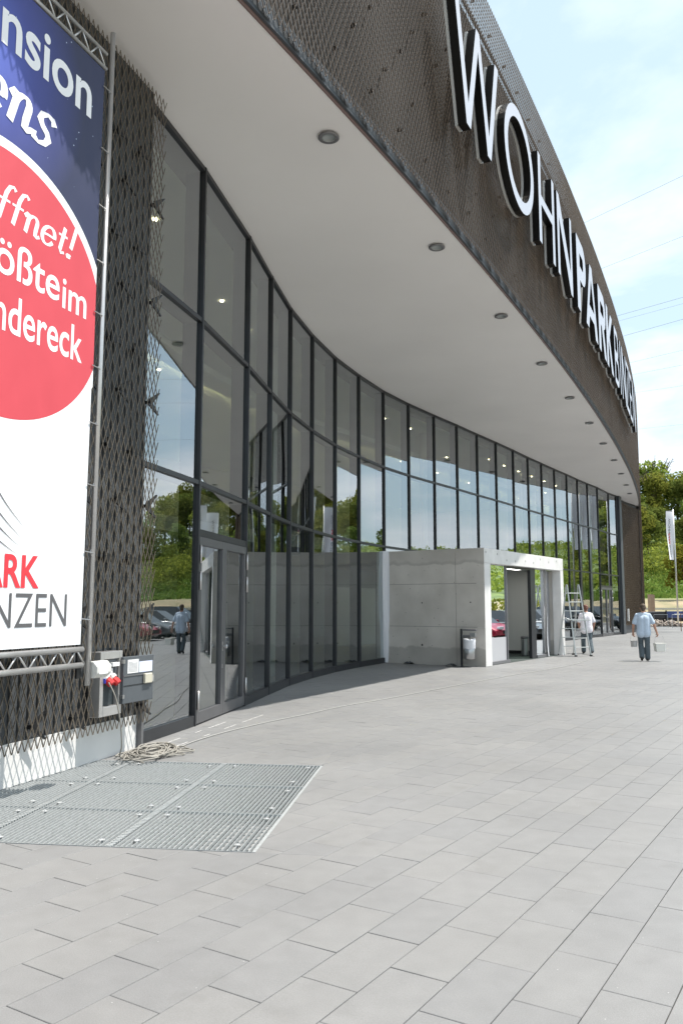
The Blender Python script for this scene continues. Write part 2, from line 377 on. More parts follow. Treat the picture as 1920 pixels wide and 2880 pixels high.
def flat(name, polys, z, m, **kw):
    b = MB()
    for p in polys: b.add([(x, y, z) for x, y in p], [tuple(range(len(p)))])
    return build(name, b, m, **kw)
def ccw(p):
    a = sum(p[i][0] * p[(i + 1) % len(p)][1] - p[(i + 1) % len(p)][0] * p[i][1] for i in range(len(p)))
    return p if a > 0 else p[::-1]
PIT = ccw(PIT)
mg = mat('gravel_ground', (.34, .30, .24), .95, var=.15, vscale=.35, bump=.5, bscale=6, col2=(.42, .385, .33))
flat('ground', diff([(-700, -700), (700, -700), (700, 700), (-700, 700)], PIT), -.045, mg, kind='structure')
masph = mat('asphalt', (.13, .128, .125), .9, var=.12, vscale=.6, bump=.4, bscale=60)
flat('car_park', [[(12, -30), (80, -60), (110, 40), (60, 74), (34, 76), (26, 62), (13, 25)]], -.03, masph, kind='structure')
# painted bay lines on the car park
bl = MB()
CPd = np.array([.33, .944]); CPn = np.array([.944, -.33])
for i in range(16):
    a = np.array([14.8, 26.1]) + CPd * (i * 2.6)
    X = frame_matrix((a[0], a[1], -.024), CPn); bl.box((0, -.06, 0), (5, .06, .002), X=X)
build('bay_lines', bl, mat('road_paint', (.6, .6, .58), .7), kind='structure')

# ------------------------------------------------------------------ paving
PS = 0.2965; PO = np.array([.226, 4.026]); PA = np.array([.5332, .846]); PB = np.array([.846, -.5332])
def left_bound(y):   # facade line x at y
    if y > 9.9: return float(np.interp(y, [m_[1] for m_ in MUL] + [49.6, 53.6, 58, 62.5, 70], [m_[0] for m_ in MUL] + [16.6, 19.6, 21, 21.6, 21.6]))
    return -2.43 + (y - 9.9) * .326
cells = []
for j in range(-110, 110):
    for i in range(-160, 300):
        if (i + j) % 2: continue
        c = PO + PA * PS * (i + 1) + PB * PS * (j + .5)
        x, y = c
        if y < .2 or y > 66: continue
        if x < left_bound(y) - .45 or x > .47 * y + 3.2: continue
        g_ = .0024
        a0 = PO + PA * (PS * i + g_) + PB * (PS * j + g_); a1 = PO + PA * (PS * (i + 2) - g_) + PB * (PS * j + g_)
        a2 = PO + PA * (PS * (i + 2) - g_) + PB * (PS * (j + 1) - g_); a3 = PO + PA * (PS * i + g_) + PB * (PS * (j + 1) - g_)
        poly = ccw([tuple(a0), tuple(a1), tuple(a2), tuple(a3)])
        inframe = abs(x) < .43 * y + .35 and y > 2.0
        cells.append((hypot(x, y) + (0 if inframe else 1000), poly, (x, y)))
cells.sort(key=lambda c: c[0])
jb = ccw([(-8, -2), (4.5, -2), (4.5, 1), (36, 69), (14, 69), (14, 47), (-8, 25)])
bed = flat('pavement', diff(jb, PIT), -.012, M['joint'], kind='structure')
def paver_block(mb, poly, dz, tilt=(0, 0), c=(0, 0)):
    k = len(poly); cx, cy = sum(p[0] for p in poly) / k, sum(p[1] for p in poly) / k
    b = .0022
    def zt(p): return dz + (p[0] - cx) * tilt[0] + (p[1] - cy) * tilt[1]
    top = []
    for p in poly:
        d = Vector((cx - p[0], cy - p[1])); l = d.length or 1; top.append((p[0] + d.x / l * b * 1.5 - c[0], p[1] + d.y / l * b * 1.5 - c[1], zt(p)))
    mid = [(p[0] - c[0], p[1] - c[1], zt(p) - b) for p in poly]; bot = [(p[0] - c[0], p[1] - c[1], -.035) for p in poly]
    fs = [tuple(range(k))] + [(k + i, k + (i + 1) % k, (i + 1) % k, i) for i in range(k)] + [(2 * k + i, 2 * k + (i + 1) % k, k + (i + 1) % k, k + i) for i in range(k)]
    mb.add(top + mid + bot, fs)
GR = [tuple(np.array(p)) for p in PIT]
cxp = sum(p[0] for p in PIT) / 4; cyp = sum(p[1] for p in PIT) / 4
PITX = [(cxp + (p[0] - cxp) * 1.006, cyp + (p[1] - cyp) * 1.006) for p in PIT]
# fixed porch footprint kept paved underneath; build parts + field
base_me = None; nparts = 0; field = MB()
fullA = (2 * PS - .0048) * (PS - .0048)
variants = []
for k in range(6):
    mb = MB(); h = PS - .0024; q = PS / 2 - .0024
    dz = random.uniform(-.0012, .0012); tl = (random.uniform(-.0025, .0025), random.uniform(-.0035, .0035))
    paver_block(mb, [(-h, -q), (h, -q), (h, q), (-h, q)], dz, tl); variants.append(mb.mesh('paver', M['paver']))
prz = atan2(PA[1], PA[0])
for d, poly, (x, y) in cells:
    near = min(hypot(x - cxp, y - cyp), 99) < 3.2
    pieces = [p for p in diff(poly, PITX) if area(p) > .002] if near else [poly]
    for p in pieces:
        full = abs(area(p) - fullA) < 1e-4
        if nparts < 298 and d < 900:
            if full:
                ob('paver', random.choice(variants), bed, (x, y, 0), (0, 0, prz + (pi if random.random() < .5 else 0)))
            else:
                mb = MB(); paver_block(mb, p, random.uniform(-.001, .001)); build('paver', mb, M['paver'], bed)
            nparts += 1
        else:
            paver_block(field, p, random.uniform(-.0012, .0012), (random.uniform(-.0025, .0025), random.uniform(-.0025, .0025)))
build('paver_field', field, M['paverf'], bed, kind='stuff')
# long white cable line laid over the paving and dry mortar smears are added later

# ------------------------------------------------------------------ floor grating
gt = thing('floor_grating', 'large galvanised steel floor grating in nine panels beside the white plinth', 'floor grating', (GO[0], GO[1], 0))
gmx = Matrix(((E2[0], E1[0], 0, 0), (E2[1], E1[1], 0, 0), (0, 0, 1, 0), (0, 0, 0, 1)))
pan = MB()
w, h = GWc, GWr
fr = .006
pan.box((.004, .004, -.03), (.004 + fr, h - .004, .002)); pan.box((w - .004 - fr, .004, -.03), (w - .004, h - .004, .002))
pan.box((.004 + fr, .004, -.03), (w - .004 - fr, .004 + fr, .0015)); pan.box((.004 + fr, h - .004 - fr, -.03), (w - .004 - fr, h - .004, .0015))
nb_ = 27
for k in range(1, nb_):
    x = k * w / nb_; pan.box((x - .0030, .0105, -.024), (x + .0030, h - .0105, .0005))
for k in range(1, 11):
    y = k * h / 11; pan.box((.0105, y - .0016, -.022), (w - .0105, y + .0016, -.014))
pme = pan.mesh('grate', M['galv'])
clipb = MB(); clipb.lathe([(0, .006), (.018, .006), (.024, .0035), (.024, .001)], 12); clipb.lathe([(0, .011), (.006, .011), (.006, .006)], 8)
cme = clipb.mesh('clip', mat('bright_zinc', (.75, .76, .76), .25, .6))
for a in range(3):
    for b_ in range(3):
        p = ob('grate', pme, gt, kind='thing'); del p['kind']
        p.matrix_local = gmx @ Matrix.Translation((-(a + 1) * GWc, -(b_ + 1) * GWr, 0))
        for (cx, cy) in ((.12, .14), (.9, .16), (.13, .88), (.91, .86)):
            ob('clip', cme, p, (cx + random.uniform(-.03, .03), cy + random.uniform(-.03, .03), .002))
seam = MB()
for a in (0, 1, 2, 3): seam.box((-a * GWc - .012, -3.06, -.02), (-a * GWc + .012, 0, .0035 if a in (1, 2) else .001), X=gmx)
for k in range(2):   # notched bearing strips glint between the panels
    for q in range(76): seam.box((-(k + 1) * GWc - .024, -3.05 + q * .04, .0036), (-(k + 1) * GWc + .024, -3.05 + q * .04 + .02, .0075), X=gmx)
seam.box((-3.1, 0, -.03), (.01, .008, .002), X=gmx)
build('bearing_bar', seam, M['galv'], gt)
pitb = MB()
for i in range(4):
    a = PITX[i]; b_ = PITX[(i + 1) % 4]
    pitb.add([(a[0], a[1], -.036), (b_[0], b_[1], -.036), (b_[0], b_[1], -.6), (a[0], a[1], -.6)], [(0, 1, 2, 3)])
pitb.add([(p[0], p[1], -.6) for p in PITX], [(0, 1, 2, 3)])
build('light_well', pitb, mat('light_well_concrete', (.30, .305, .305), .9, var=.2, vscale=3), kind='structure')

# ------------------------------------------------------------------ the building
bd = thing('showroom_building', 'dark mesh-clad showroom with a white soffit over its curved glass front', 'building', (0, 0, 0))
# soffit between the glass line and the outer edge
WD = np.array([.31, .951]); WN = np.array([.951, -.31]); W0 = np.array([-2.24, 9.86])          # mesh plane of the left wall
def wallpt(u, o=0): return W0 + WD * u + WN * o
inner_line = [tuple(wallpt(-14, -.3)), tuple(wallpt(0, -.3))] + MUL + [(16.6, 49.2), (17.9, 51.5), (19.3, 53.4), (20.0, 56.4)]
kE = [tuple(p) for p in EDGE.p if p[1] < 56.2]
poly = [Vector((x, y, 0)) for x, y in kE] + [Vector((x, y, 0)) for x, y in reversed(inner_line)]
tris = tessellate_polygon([poly])
sb = MB(); sb.add([(p.x, p.y, H) for p in poly], [tuple(t) for t in tris])
so_ = build('soffit', sb, M['soffit'], bd)
# downlights
DL = [(-.18,10.84),(1.75,14.39),(3.63,17.99),(5.45,21.66),(7.23,25.36),(8.93,28.96),(10.63,32.72),(12.33,36.54),(13.94,40.34),(15.52,44.2),(16.9,47.6)]
dr = MB(); dr.lathe([(.095, -.004), (.135, -.012), (.15, -.004), (.15, .01)], 28); drm = dr.mesh('rim', M['alu_lt'], True)
dd = MB(); dd.lathe([(.095, -.002), (.085, .03), (.0, .032)], 28); ddm = dd.mesh('downlight', mat('lamp_glass', (.30, .33, .33), .15), True)
hole = None
for x, y in DL:
    d_ = ob('downlight', ddm, bd, (x, y, H - .034)); ob('rim', drm, d_)
# trim band + backing wall following the edge
def ribbon(name, q0, q1, off, z0, z1, m, step=.6, parent=bd, thick=0.0, curve=EDGE):
    b = MB(); qs = np.arange(q0, q1 + 1e-6, step); A = [curve.off(q, off) for q in qs]; n = len(A)
    vs = [(p[0], p[1], z0) for p in A] + [(p[0], p[1], z1) for p in A]; fs = [(i, i + 1, n + i + 1, n + i) for i in range(n - 1)]
    if thick:
        B = [curve.off(q, off - thick) for q in qs]
        vs += [(p[0], p[1], z0) for p in B] + [(p[0], p[1], z1) for p in B]
        fs += [(2 * n + i + 1, 2 * n + i, 3 * n + i, 3 * n + i + 1) for i in range(n - 1)]
        fs += [(n + i, n + i + 1, 3 * n + i + 1, 3 * n + i) for i in range(n - 1)] + [(i + 1, i, 2 * n + i, 2 * n + i + 1) for i in range(n - 1)]
    b.add(vs, fs); return build(name, b, m, parent, smooth=False)
ribbon('soffit_trim', 0, EDGE.L, .012, H - .012, H + .03, mat('trim_copper_line', (.16, .10, .085), .5), thick=.02)
ribbon('fascia_backing', 0, EDGE.L, -.02, H + .03, 13.15, M['fback'], thick=.2)
ribbon('gutter', 0, EDGE.L, .05, H + .03, H + .2, M['gutter'], thick=.06)
# roof
rb_ = MB(); ep = [Vector((*EDGE.off(q, -.25), 0)) for q in np.arange(0, EDGE.L, .8)]
back = [Vector((-20, 78, 0)), Vector((-34, 60, 0)), Vector((-34, 0, 0)), Vector((-14, -6, 0))]
pp = ep + back; tr_ = tessellate_polygon([pp]); rb_.add([(p.x, p.y, 12.9) for p in pp], [tuple(t) for t in tr_])
build('roof', rb_, M['backing'], bd)

# expanded metal
def diamond_mesh(mb, P, nu, nv, u0, v0, wu, hv, depth, thick=None, keep=None):
    """P(u, v, o) -> point; each node starts two rising strands"""
    for j in range(nv):
        for i in range(nu):
            uc = u0 + (i + .5 * (j % 2)) * wu; vc = v0 + j * hv / 2
            if keep and not keep(uc, vc, j): continue
            for sg in (-1, 1):
                a = (uc, vc); b = (uc + sg * wu / 2, vc + hv / 2)
                if keep and not keep(b[0], b[1], j + 1): continue
                p0 = P(a[0], a[1], depth * .5); p1 = P(b[0], b[1], depth * .5)
                q1 = P(b[0], b[1] - depth * .25, -depth * .5); q0 = P(a[0], a[1] - depth * .25, -depth * .5)
                if thick:
                    tt = thick
                    r0 = P(a[0] + sg * tt, a[1], depth * .5); r1 = P(b[0] + sg * tt, b[1], depth * .5)
                    s0 = P(a[0] + sg * tt, a[1] - depth * .25, -depth * .5); s1 = P(b[0] + sg * tt, b[1] - depth * .25, -depth * .5)
                    mb.add([p0, p1, r1, r0, q0, q1, s1, s0], [(0, 1, 2, 3), (4, 7, 6, 5), (0, 4, 5, 1), (3, 2, 6, 7)])
                else:
                    mb.add([p0, p1, q1, q0], [(0, 1, 2, 3)])
lm = MB()
def Pl(u, v, o): p = wallpt(u, o); return (p[0], p[1], v)
def keep_l(u, v, j):
    if u > .02 or v > 8.16: return False
    if -1.16 < u < -.70 and .56 < v < 1.15: return False
    return True
wu, hv_ = .088, .222
diamond_mesh(lm, Pl, int(5.2 / wu), int((8.1 - .33) / hv_ * 2) + 1, -5.2, .33, wu, hv_, .010, .0042, keep_l)
build('mesh_cladding', lm, M['mesh'], bd, kind='stuff')
fm = MB()
def Pf(u, v, o): p = EDGE.off(u, .11 + o); return (p[0], p[1], v)
_cache = {}
TOPZ = lambda u: 14.15 + .012 * max(u - S0 - 12, 0)
def Pf_fast(u, v, o):
    k = (round(u, 3), round(o, 4))
    if k not in _cache: _cache[k] = EDGE.off(u, .11 + o)
    p = _cache[k]; return (p[0], p[1], 8.33 + (v - 8.33) * (TOPZ(u) - 8.33) / 5.82)
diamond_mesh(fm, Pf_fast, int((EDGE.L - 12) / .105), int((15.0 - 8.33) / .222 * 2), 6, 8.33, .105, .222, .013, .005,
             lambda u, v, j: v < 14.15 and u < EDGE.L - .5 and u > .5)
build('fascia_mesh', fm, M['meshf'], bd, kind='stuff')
# serrated lower flange of the fascia
sr = MB(); q = 6.0
while q < EDGE.L - 4:
    a = EDGE.off(q, .095); b_ = EDGE.off(q + .62, .095); mvec = EDGE.off(q + .5, .095)
    sr.add([(a[0], a[1], 8.46), (b_[0], b_[1], 8.46), (b_[0], b_[1], 8.33), (mvec[0], mvec[1], 8.30)], [(0, 3, 2, 1)])
    q += .62
build('flange', sr, M['gutter'], bd)
# brackets holding the fascia mesh: small dark clips on the grid
kb = MB(); kb.box((-.010, -.09, -.03), (.010, -.012, .03)); kb.box((-.035, -.014, -.02), (.035, -.010, .02))
kb.v = [(x, -y + .004, z) for x, y, z in kb.v]; kme = kb.mesh('bracket', M['black'])
nbk = 0
for r in range(8):
    q = S0 + 1.5 + (.45 if r % 2 else 0)
    while q < S0 + 32 and nbk < 250:
        p = EDGE.off(q, .11); t_ = EDGE.tan(q); ob('bracket', kme, bd, (p[0], p[1], 8.9 + r * .66 + random.uniform(-.05, .05)), (0, 0, atan2(t_[1], t_[0]))); q += .9 + (q - S0) * .012; nbk += 1
# rail along the top of the fascia mesh
ribbon('top_rail', 1, EDGE.L - 1, .05, 13.2, 13.28, M['black'], thick=.04)

# left wall: backing, plinth, V-shaped spacers
lb = MB(); X = frame_matrix((W0[0], W0[1], 0), WD)
lb.box((-7.2, -.40, .40), (-.03, -.17, 8.24), X=X); build('wall', lb, M['backing'], bd)
lp = MB(); lp.box((-7.2, -.42, 0), (-.05, -.165, .395), X=X); build('plinth', lp, M['white'], bd)
cf = MB(); cf.box((-.045, -.3, 0), (0.0, -.10, .62), X=X); build('flashing', cf, M['alu_lt'], bd)
vb = MB()
for k in range(38): vb.box((-.10 - k * .135, -.171, .41), (-.075 - k * .135, -.150, 8.2), X=X)
build('wall_rib', vb, M['backing'], bd, kind='stuff')
def blade(mb, a, b, w0, w1, t, Xm):
    a = Vector(a); b = Vector(b); d = (b - a).normalized(); n = d.cross(Vector((0, 1, 0))).normalized(); y = Vector((0, 1, 0)) * t / 2
    vs = [a + n * w0 / 2 + y, a - n * w0 / 2 + y, b - n * w1 / 2 + y, b + n * w1 / 2 + y]
    vs += [v - 2 * y for v in vs]; vs = [Xm @ v for v in vs]
    mb.add(vs, [(0, 1, 2, 3), (7, 6, 5, 4), (0, 4, 5, 1), (1, 5, 6, 2), (2, 6, 7, 3), (3, 7, 4, 0)])
v1 = MB(); I4 = Matrix.Identity(4)
blade(v1, (-.07, -.05, 0), (.10, -.025, .15), .085, .012, .02, I4); blade(v1, (-.07, -.055, 0), (.09, -.028, -.13), .085, .014, .02, I4)
v1.box((-.075, -.15, -.02), (-.055, -.04, .02))
v1.v = [(x, -y, z) for x, y, z in v1.v]; v1m = v1.mesh('bracket', M['black'])
v2 = MB(); blade(v2, (-.09, -.05, .015), (.09, -.035, .0), .13, .055, .02, I4); v2.box((-.075, -.15, -.02), (-.055, -.04, .02)); v2.v = [(x, -y, z) for x, y, z in v2.v]; v2m = v2.mesh('bracket', M['black'])
for uu in (-.02, -.66, -1.30, -1.94, -2.58):
    for z in (.52, 1.55, 2.87, 4.15, 5.42, 6.7): ob('bracket', v1m, bd, X @ Vector((uu, -.03, z)), (0, 0, atan2(WD[1], WD[0])))
for uu in (-.37, -.86, -1.62, -2.26):
    for z in (1.1, 2.19, 3.47, 4.70, 5.98, 7.2): ob('bracket', v2m, bd, X @ Vector((uu, -.03, z)), (0, 0, atan2(WD[1], WD[0])))

# ------------------------------------------------------------------ curtain wall
gf = ob('glass_front', None, bd)
ROW = [0.0, 3.44, 5.86, H]
DOORS = {1: 2.72, 21: 2.75}
for i, (x, y) in enumerate(MUL):
    t_ = GC.tan(GC.s[i]); Xm = frame_matrix((x, y, 0), t_)
    b = MB(); b.box((-.027, -.25, .0), (.027, .07, H - .004), X=Xm)
    mo = build('mullion', b, M['alu'], gf); bevel(mo, .004, 1)
for i in range(len(MUL) - 1):
    a = np.array(MUL[i]); b_ = np.array(MUL[i + 1]); L_ = float(np.hypot(*(b_ - a))); Xm = frame_matrix((a[0], a[1], 0), b_ - a)
    zs = list(ROW)
    if i in DOORS: zs = [DOORS[i], 3.44, 5.86, H]
    for k, z in enumerate(zs):
        if k == 0: z0, z1 = (z, z + .15) if i not in DOORS else (z - .05, z + .05)
        elif k == 3: z0, z1 = H - .075, H - .006
        else: z0, z1 = z - .032, z + .032
        b = MB(); b.box((.033, -.25 if k else -.1, z0), (L_ - .033, .06, z1), X=Xm); build('transom', b, M['alu'], gf)
    for k in range(3):
        z0 = zs[k] + (.15 if (k == 0 and i not in DOORS) else .05 if k == 0 else .03); z1 = zs[k + 1] - (.03 if k < 2 else .076)
        b = MB(); b.add([Xm @ Vector(v) for v in ((.03, .02, z0), (L_ - .03, .02, z0), (L_ - .03, .02, z1), (.03, .02, z1))], [(0, 1, 2, 3)])
        build('pane', b, M['glass'], gf)
# doors in the curtain wall
M['doorframe'] = mat('door_frame_grey', (.115, .115, .12), .4, .35, var=.06, vscale=5)
def double_door(i, top, lab=None):
    a = np.array(MUL[i]); b_ = np.array(MUL[i + 1]); L_ = float(np.hypot(*(b_ - a))); Xm = frame_matrix((a[0], a[1], 0), b_ - a)
    for s_ in (0, 1):
        x0 = .035 + s_ * (L_ / 2 - .035) + .004; x1 = (L_ / 2 if s_ == 0 else L_ - .035) - .004; z0 = .02; z1 = top - .055; f = .095
        b = MB(); y0, y1 = -.02, .065
        b.box((x0, y0, z0), (x0 + f, y1, z1), X=Xm); b.box((x1 - f, y0, z0), (x1, y1, z1), X=Xm)
        b.box((x0 + f, y0, z0), (x1 - f, y1, z0 + .16), X=Xm); b.box((x0 + f, y0, z1 - .12), (x1 - f, y1, z1), X=Xm)
        dr_ = build('door', b, M['doorframe'], bd); bevel(dr_, .004, 1)
        b = MB(); b.add([Xm @ Vector(v) for v in ((x0 + f, .02, z0 + .16), (x1 - f, .02, z0 + .16), (x1 - f, .02, z1 - .12), (x0 + f, .02, z1 - .12))], [(0, 1, 2, 3)])
        build('pane', b, M['glass'], dr_)
        hx = x0 - .002 if s_ == 0 else x1 + .002
        for hz in (.22, 1.9, 2.28):
            b = MB(); b.tube([Xm @ Vector((hx, .085, hz)), Xm @ Vector((hx, .085, hz + .26))], .016, 8)
            build('hinge', b, M['truss'], dr_, smooth=True)
        if s_ == 0:
            b = MB(); kx = x1 - .045
            b.tube([Xm @ Vector((kx, .06, 1.05)), Xm @ Vector((kx, .10, 1.05))], .014, 10); b.tube([Xm @ Vector((kx, .10, 1.05)), Xm @ Vector((kx, .112, 1.05)), Xm @ Vector((kx, .135, 1.05)), Xm @ Vector((kx, .145, 1.05))], [.02, .036, .034, .012], 14)
            b.box((kx - .02, .064, .98), (kx + .02, .070, 1.12), X=Xm); b.box((kx - .012, .064, .72), (kx + .012, .069, .78), X=Xm)
            build('handle', b, M['steel'], dr_, smooth=False)
double_door(1, 2.72); double_door(21, 2.75)

# interior
IC = GC
def offp(q, d): return GC.off(q, -d)
qs = np.linspace(0, GC.L, 40)
def strip(name, d0, d1, z, m, parent=bd, flip=False, q0=0, q1=None):
    b = MB(); Q = np.linspace(q0, q1 or GC.L, 40); A = [offp(q, d0) for q in Q]; B = [offp(q, d1) for q in Q]; n = len(Q)
    b.add([(p[0], p[1], z) for p in A] + [(p[0], p[1], z) for p in B], [(i, i + 1, n + i + 1, n + i) for i in range(n - 1)])
    return build(name, b, m, parent)
def vstrip(name, d, z0, z1, m, q0=0, q1=None):
    b = MB(); Q = np.linspace(q0, q1 or GC.L, 40); A = [offp(q, d) for q in Q]; n = len(Q)
    b.add([(p[0], p[1], z0) for p in A] + [(p[0], p[1], z1) for p in A], [(i, i + 1, n + i + 1, n + i) for i in range(n - 1)])
    return build(name, b, m, bd)
strip('interior_floor', .08, 13, .022, M['ifloor'])
strip('interior_ceiling', .26, 13, 8.0, M['ceil'])
vstrip('interior_wall', 13, 0, 8.0, M['inner'])
for q in (0.02, GC.L - .02):
    a = offp(q, .3); b_ = offp(q, 13); b = MB(); b.add([(a[0], a[1], 0), (b_[0], b_[1], 0), (b_[0], b_[1], 8.2), (a[0], a[1], 8.2)], [(0, 1, 2, 3)]); build('interior_wall', b, M['inner'], bd)
strip('gallery', 5.5, 13, 4.3, M['ceil']); strip('gallery', 5.5, 13, 3.85, M['ceil'])
vstrip('gallery_edge', 5.5, 3.85, 4.3, M['inner_lt'])
# ceiling cove: a dropped curved band with a lit slot
strip('ceiling_band', 3.2, 3.9, 7.82, M['ceil']); vstrip('ceiling_band', 3.2, 7.82, 8.0, M['ceil'])
strip('cove_light', 3.45, 3.8, 7.85, M['cove'])
lr = MB(); lr.lathe([(0, -.012), (.038, -.012), (.042, 0)], 14); lrm = lr.mesh('downlight', M['glow'])
for q in np.arange(.9, GC.L, 1.85):
    p = offp(q, 1.15); ob('downlight', lrm, bd, (p[0], p[1], 7.985))
    if int(q * 10) % 2: p = offp(q + .4, 2.5); ob('downlight', lrm, bd, (p[0], p[1], 7.985))
for q in np.arange(3, GC.L, 3.7):
    p = offp(q, 4.6); ob('downlight', lrm, bd, (p[0], p[1], 7.985))
for q in (9.6, 20.5, 31.0, 41.5):
    p = offp(q, 1.1); b = MB(); b.lathe([(.24, .03), (.24, 7.98)], 28, c=(p[0], p[1], 0)); build('column', b, M['inner_lt'], bd, smooth=True)
for q, d, w_, h_, z_ in ((4.2, 6, 2.2, 2.6, .03), (12, 7, 3, 3, .03), (24, 6, 4, 2.4, .03), (33, 5, 2, 3.2, .03), (38, 4.5, 1.6, 3.0, .03), (41, 3.2, .8, 3.2, 2.0), (43.5, 3.2, .8, 3.4, 2.0)):
    p = offp(q, d); t_ = GC.tan(q); b = MB(); b.box((-w_ / 2, -.08, z_), (w_ / 2, .08, z_ + h_), X=frame_matrix((p[0], p[1], 0), t_)); build('partition', b, M['inner_lt'], bd)

# far dark wall at the end of the glass
fw = [(16.45, 48.75), (16.95, 49.55), (18.1, 51.6), (19.2, 53.2), (19.6, 53.72), (19.7, 53.9)]
FWc = Curve(resample(fw, .25))
ribbon('wall', 0, FWc.L - .2, -.1, 0, H - .01, M['backing'], step=.25, curve=FWc, thick=.15)
col = MB(); X2 = frame_matrix((16.62, 48.9, 0), (.53, .85)); col.box((-.12, -.2, 0), (.42, .12, H - .006), X=X2); co = build('corner_post', col, M['gutter'], bd)
EB = [q for q in np.arange(0, EDGE.L, .3)]
qe = float(EDGE.s[np.argmin(np.hypot(EDGE.p[:, 0] - 19.66, EDGE.p[:, 1] - 53.75))])
ribbon('wall', qe, EDGE.L - .5, -.02, 0, H + .03, M['backing'], step=.4, thick=.15)
fm2 = MB()
def Pw(u, v, o): p = FWc.off(u, .0 + o); return (p[0], p[1], v)
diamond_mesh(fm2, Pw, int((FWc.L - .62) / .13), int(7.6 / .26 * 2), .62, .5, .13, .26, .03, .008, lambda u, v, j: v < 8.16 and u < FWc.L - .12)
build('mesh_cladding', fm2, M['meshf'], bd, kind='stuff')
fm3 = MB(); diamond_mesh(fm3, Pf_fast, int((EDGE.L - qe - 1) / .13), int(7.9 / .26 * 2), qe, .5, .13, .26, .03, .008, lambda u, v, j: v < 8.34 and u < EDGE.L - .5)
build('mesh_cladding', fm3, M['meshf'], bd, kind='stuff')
mbx = MB(); pm = FWc.off(1.9, .08); mbx.box((-.07, -.03, .75), (.07, .06, 1.5), X=frame_matrix((pm[0], pm[1], 0), FWc.tan(1.9))); build('meter_cover', mbx, M['white'], bd)

# ------------------------------------------------------------------ sign letters on the fascia
sg = thing('facade_sign', 'white raised letters WOHNPARKBINZEN on the dark mesh fascia', 'sign', (0, 0, 0))
def curve_mesh(polys, depth, mats, bev=0):
    """polys: list of (outer, [holes]) in x,z ; extruded depth along +y(out)"""
    mb = MB()
    for outer, holes in polys:
        loops = [outer] + holes; allp = [Vector((x, z, 0)) for lp_ in loops for x, z in lp_]
        tr = tessellate_polygon([[Vector((x, z, 0)) for x, z in lp_] for lp_ in loops])
        def o3(t, y, flip):
            a, b, c = allp[t[0]], allp[t[1]], allp[t[2]]
            s_ = (b.x - a.x) * (c.y - a.y) - (b.y - a.y) * (c.x - a.x)
            return t if (s_ > 0) != flip else (t[0], t[2], t[1])
        mb.add([(p.x, depth, p.y) for p in allp], [tuple(o3(t, 0, False)) for t in tr], 0)
        mb.add([(p.x, 0, p.y) for p in allp], [tuple(o3(t, 0, True)) for t in tr], 1)
        for lp_ in loops:
            k = len(lp_); mb.add([(x, depth, z) for x, z in lp_] + [(x, 0, z) for x, z in lp_], [(i, (i + 1) % k, k + (i + 1) % k, k + i) for i in range(k)], 1)
    return mb
def bar(x0, z0, x1, z1, w):   # slanted bar with horizontal ends
    return [(x0 - w / 2, z0), (x0 + w / 2, z0), (x1 + w / 2, z1), (x1 - w / 2, z1)]
def ell(cx, cz, rx, rz, a0=0, a1=360, n=40): return [(cx + rx * cos(radians(a0 + (a1 - a0) * k / n)), cz + rz * sin(radians(a0 + (a1 - a0) * k / n))) for k in range(n + (0 if a1 - a0 == 360 else 1))]
LH = 2.17
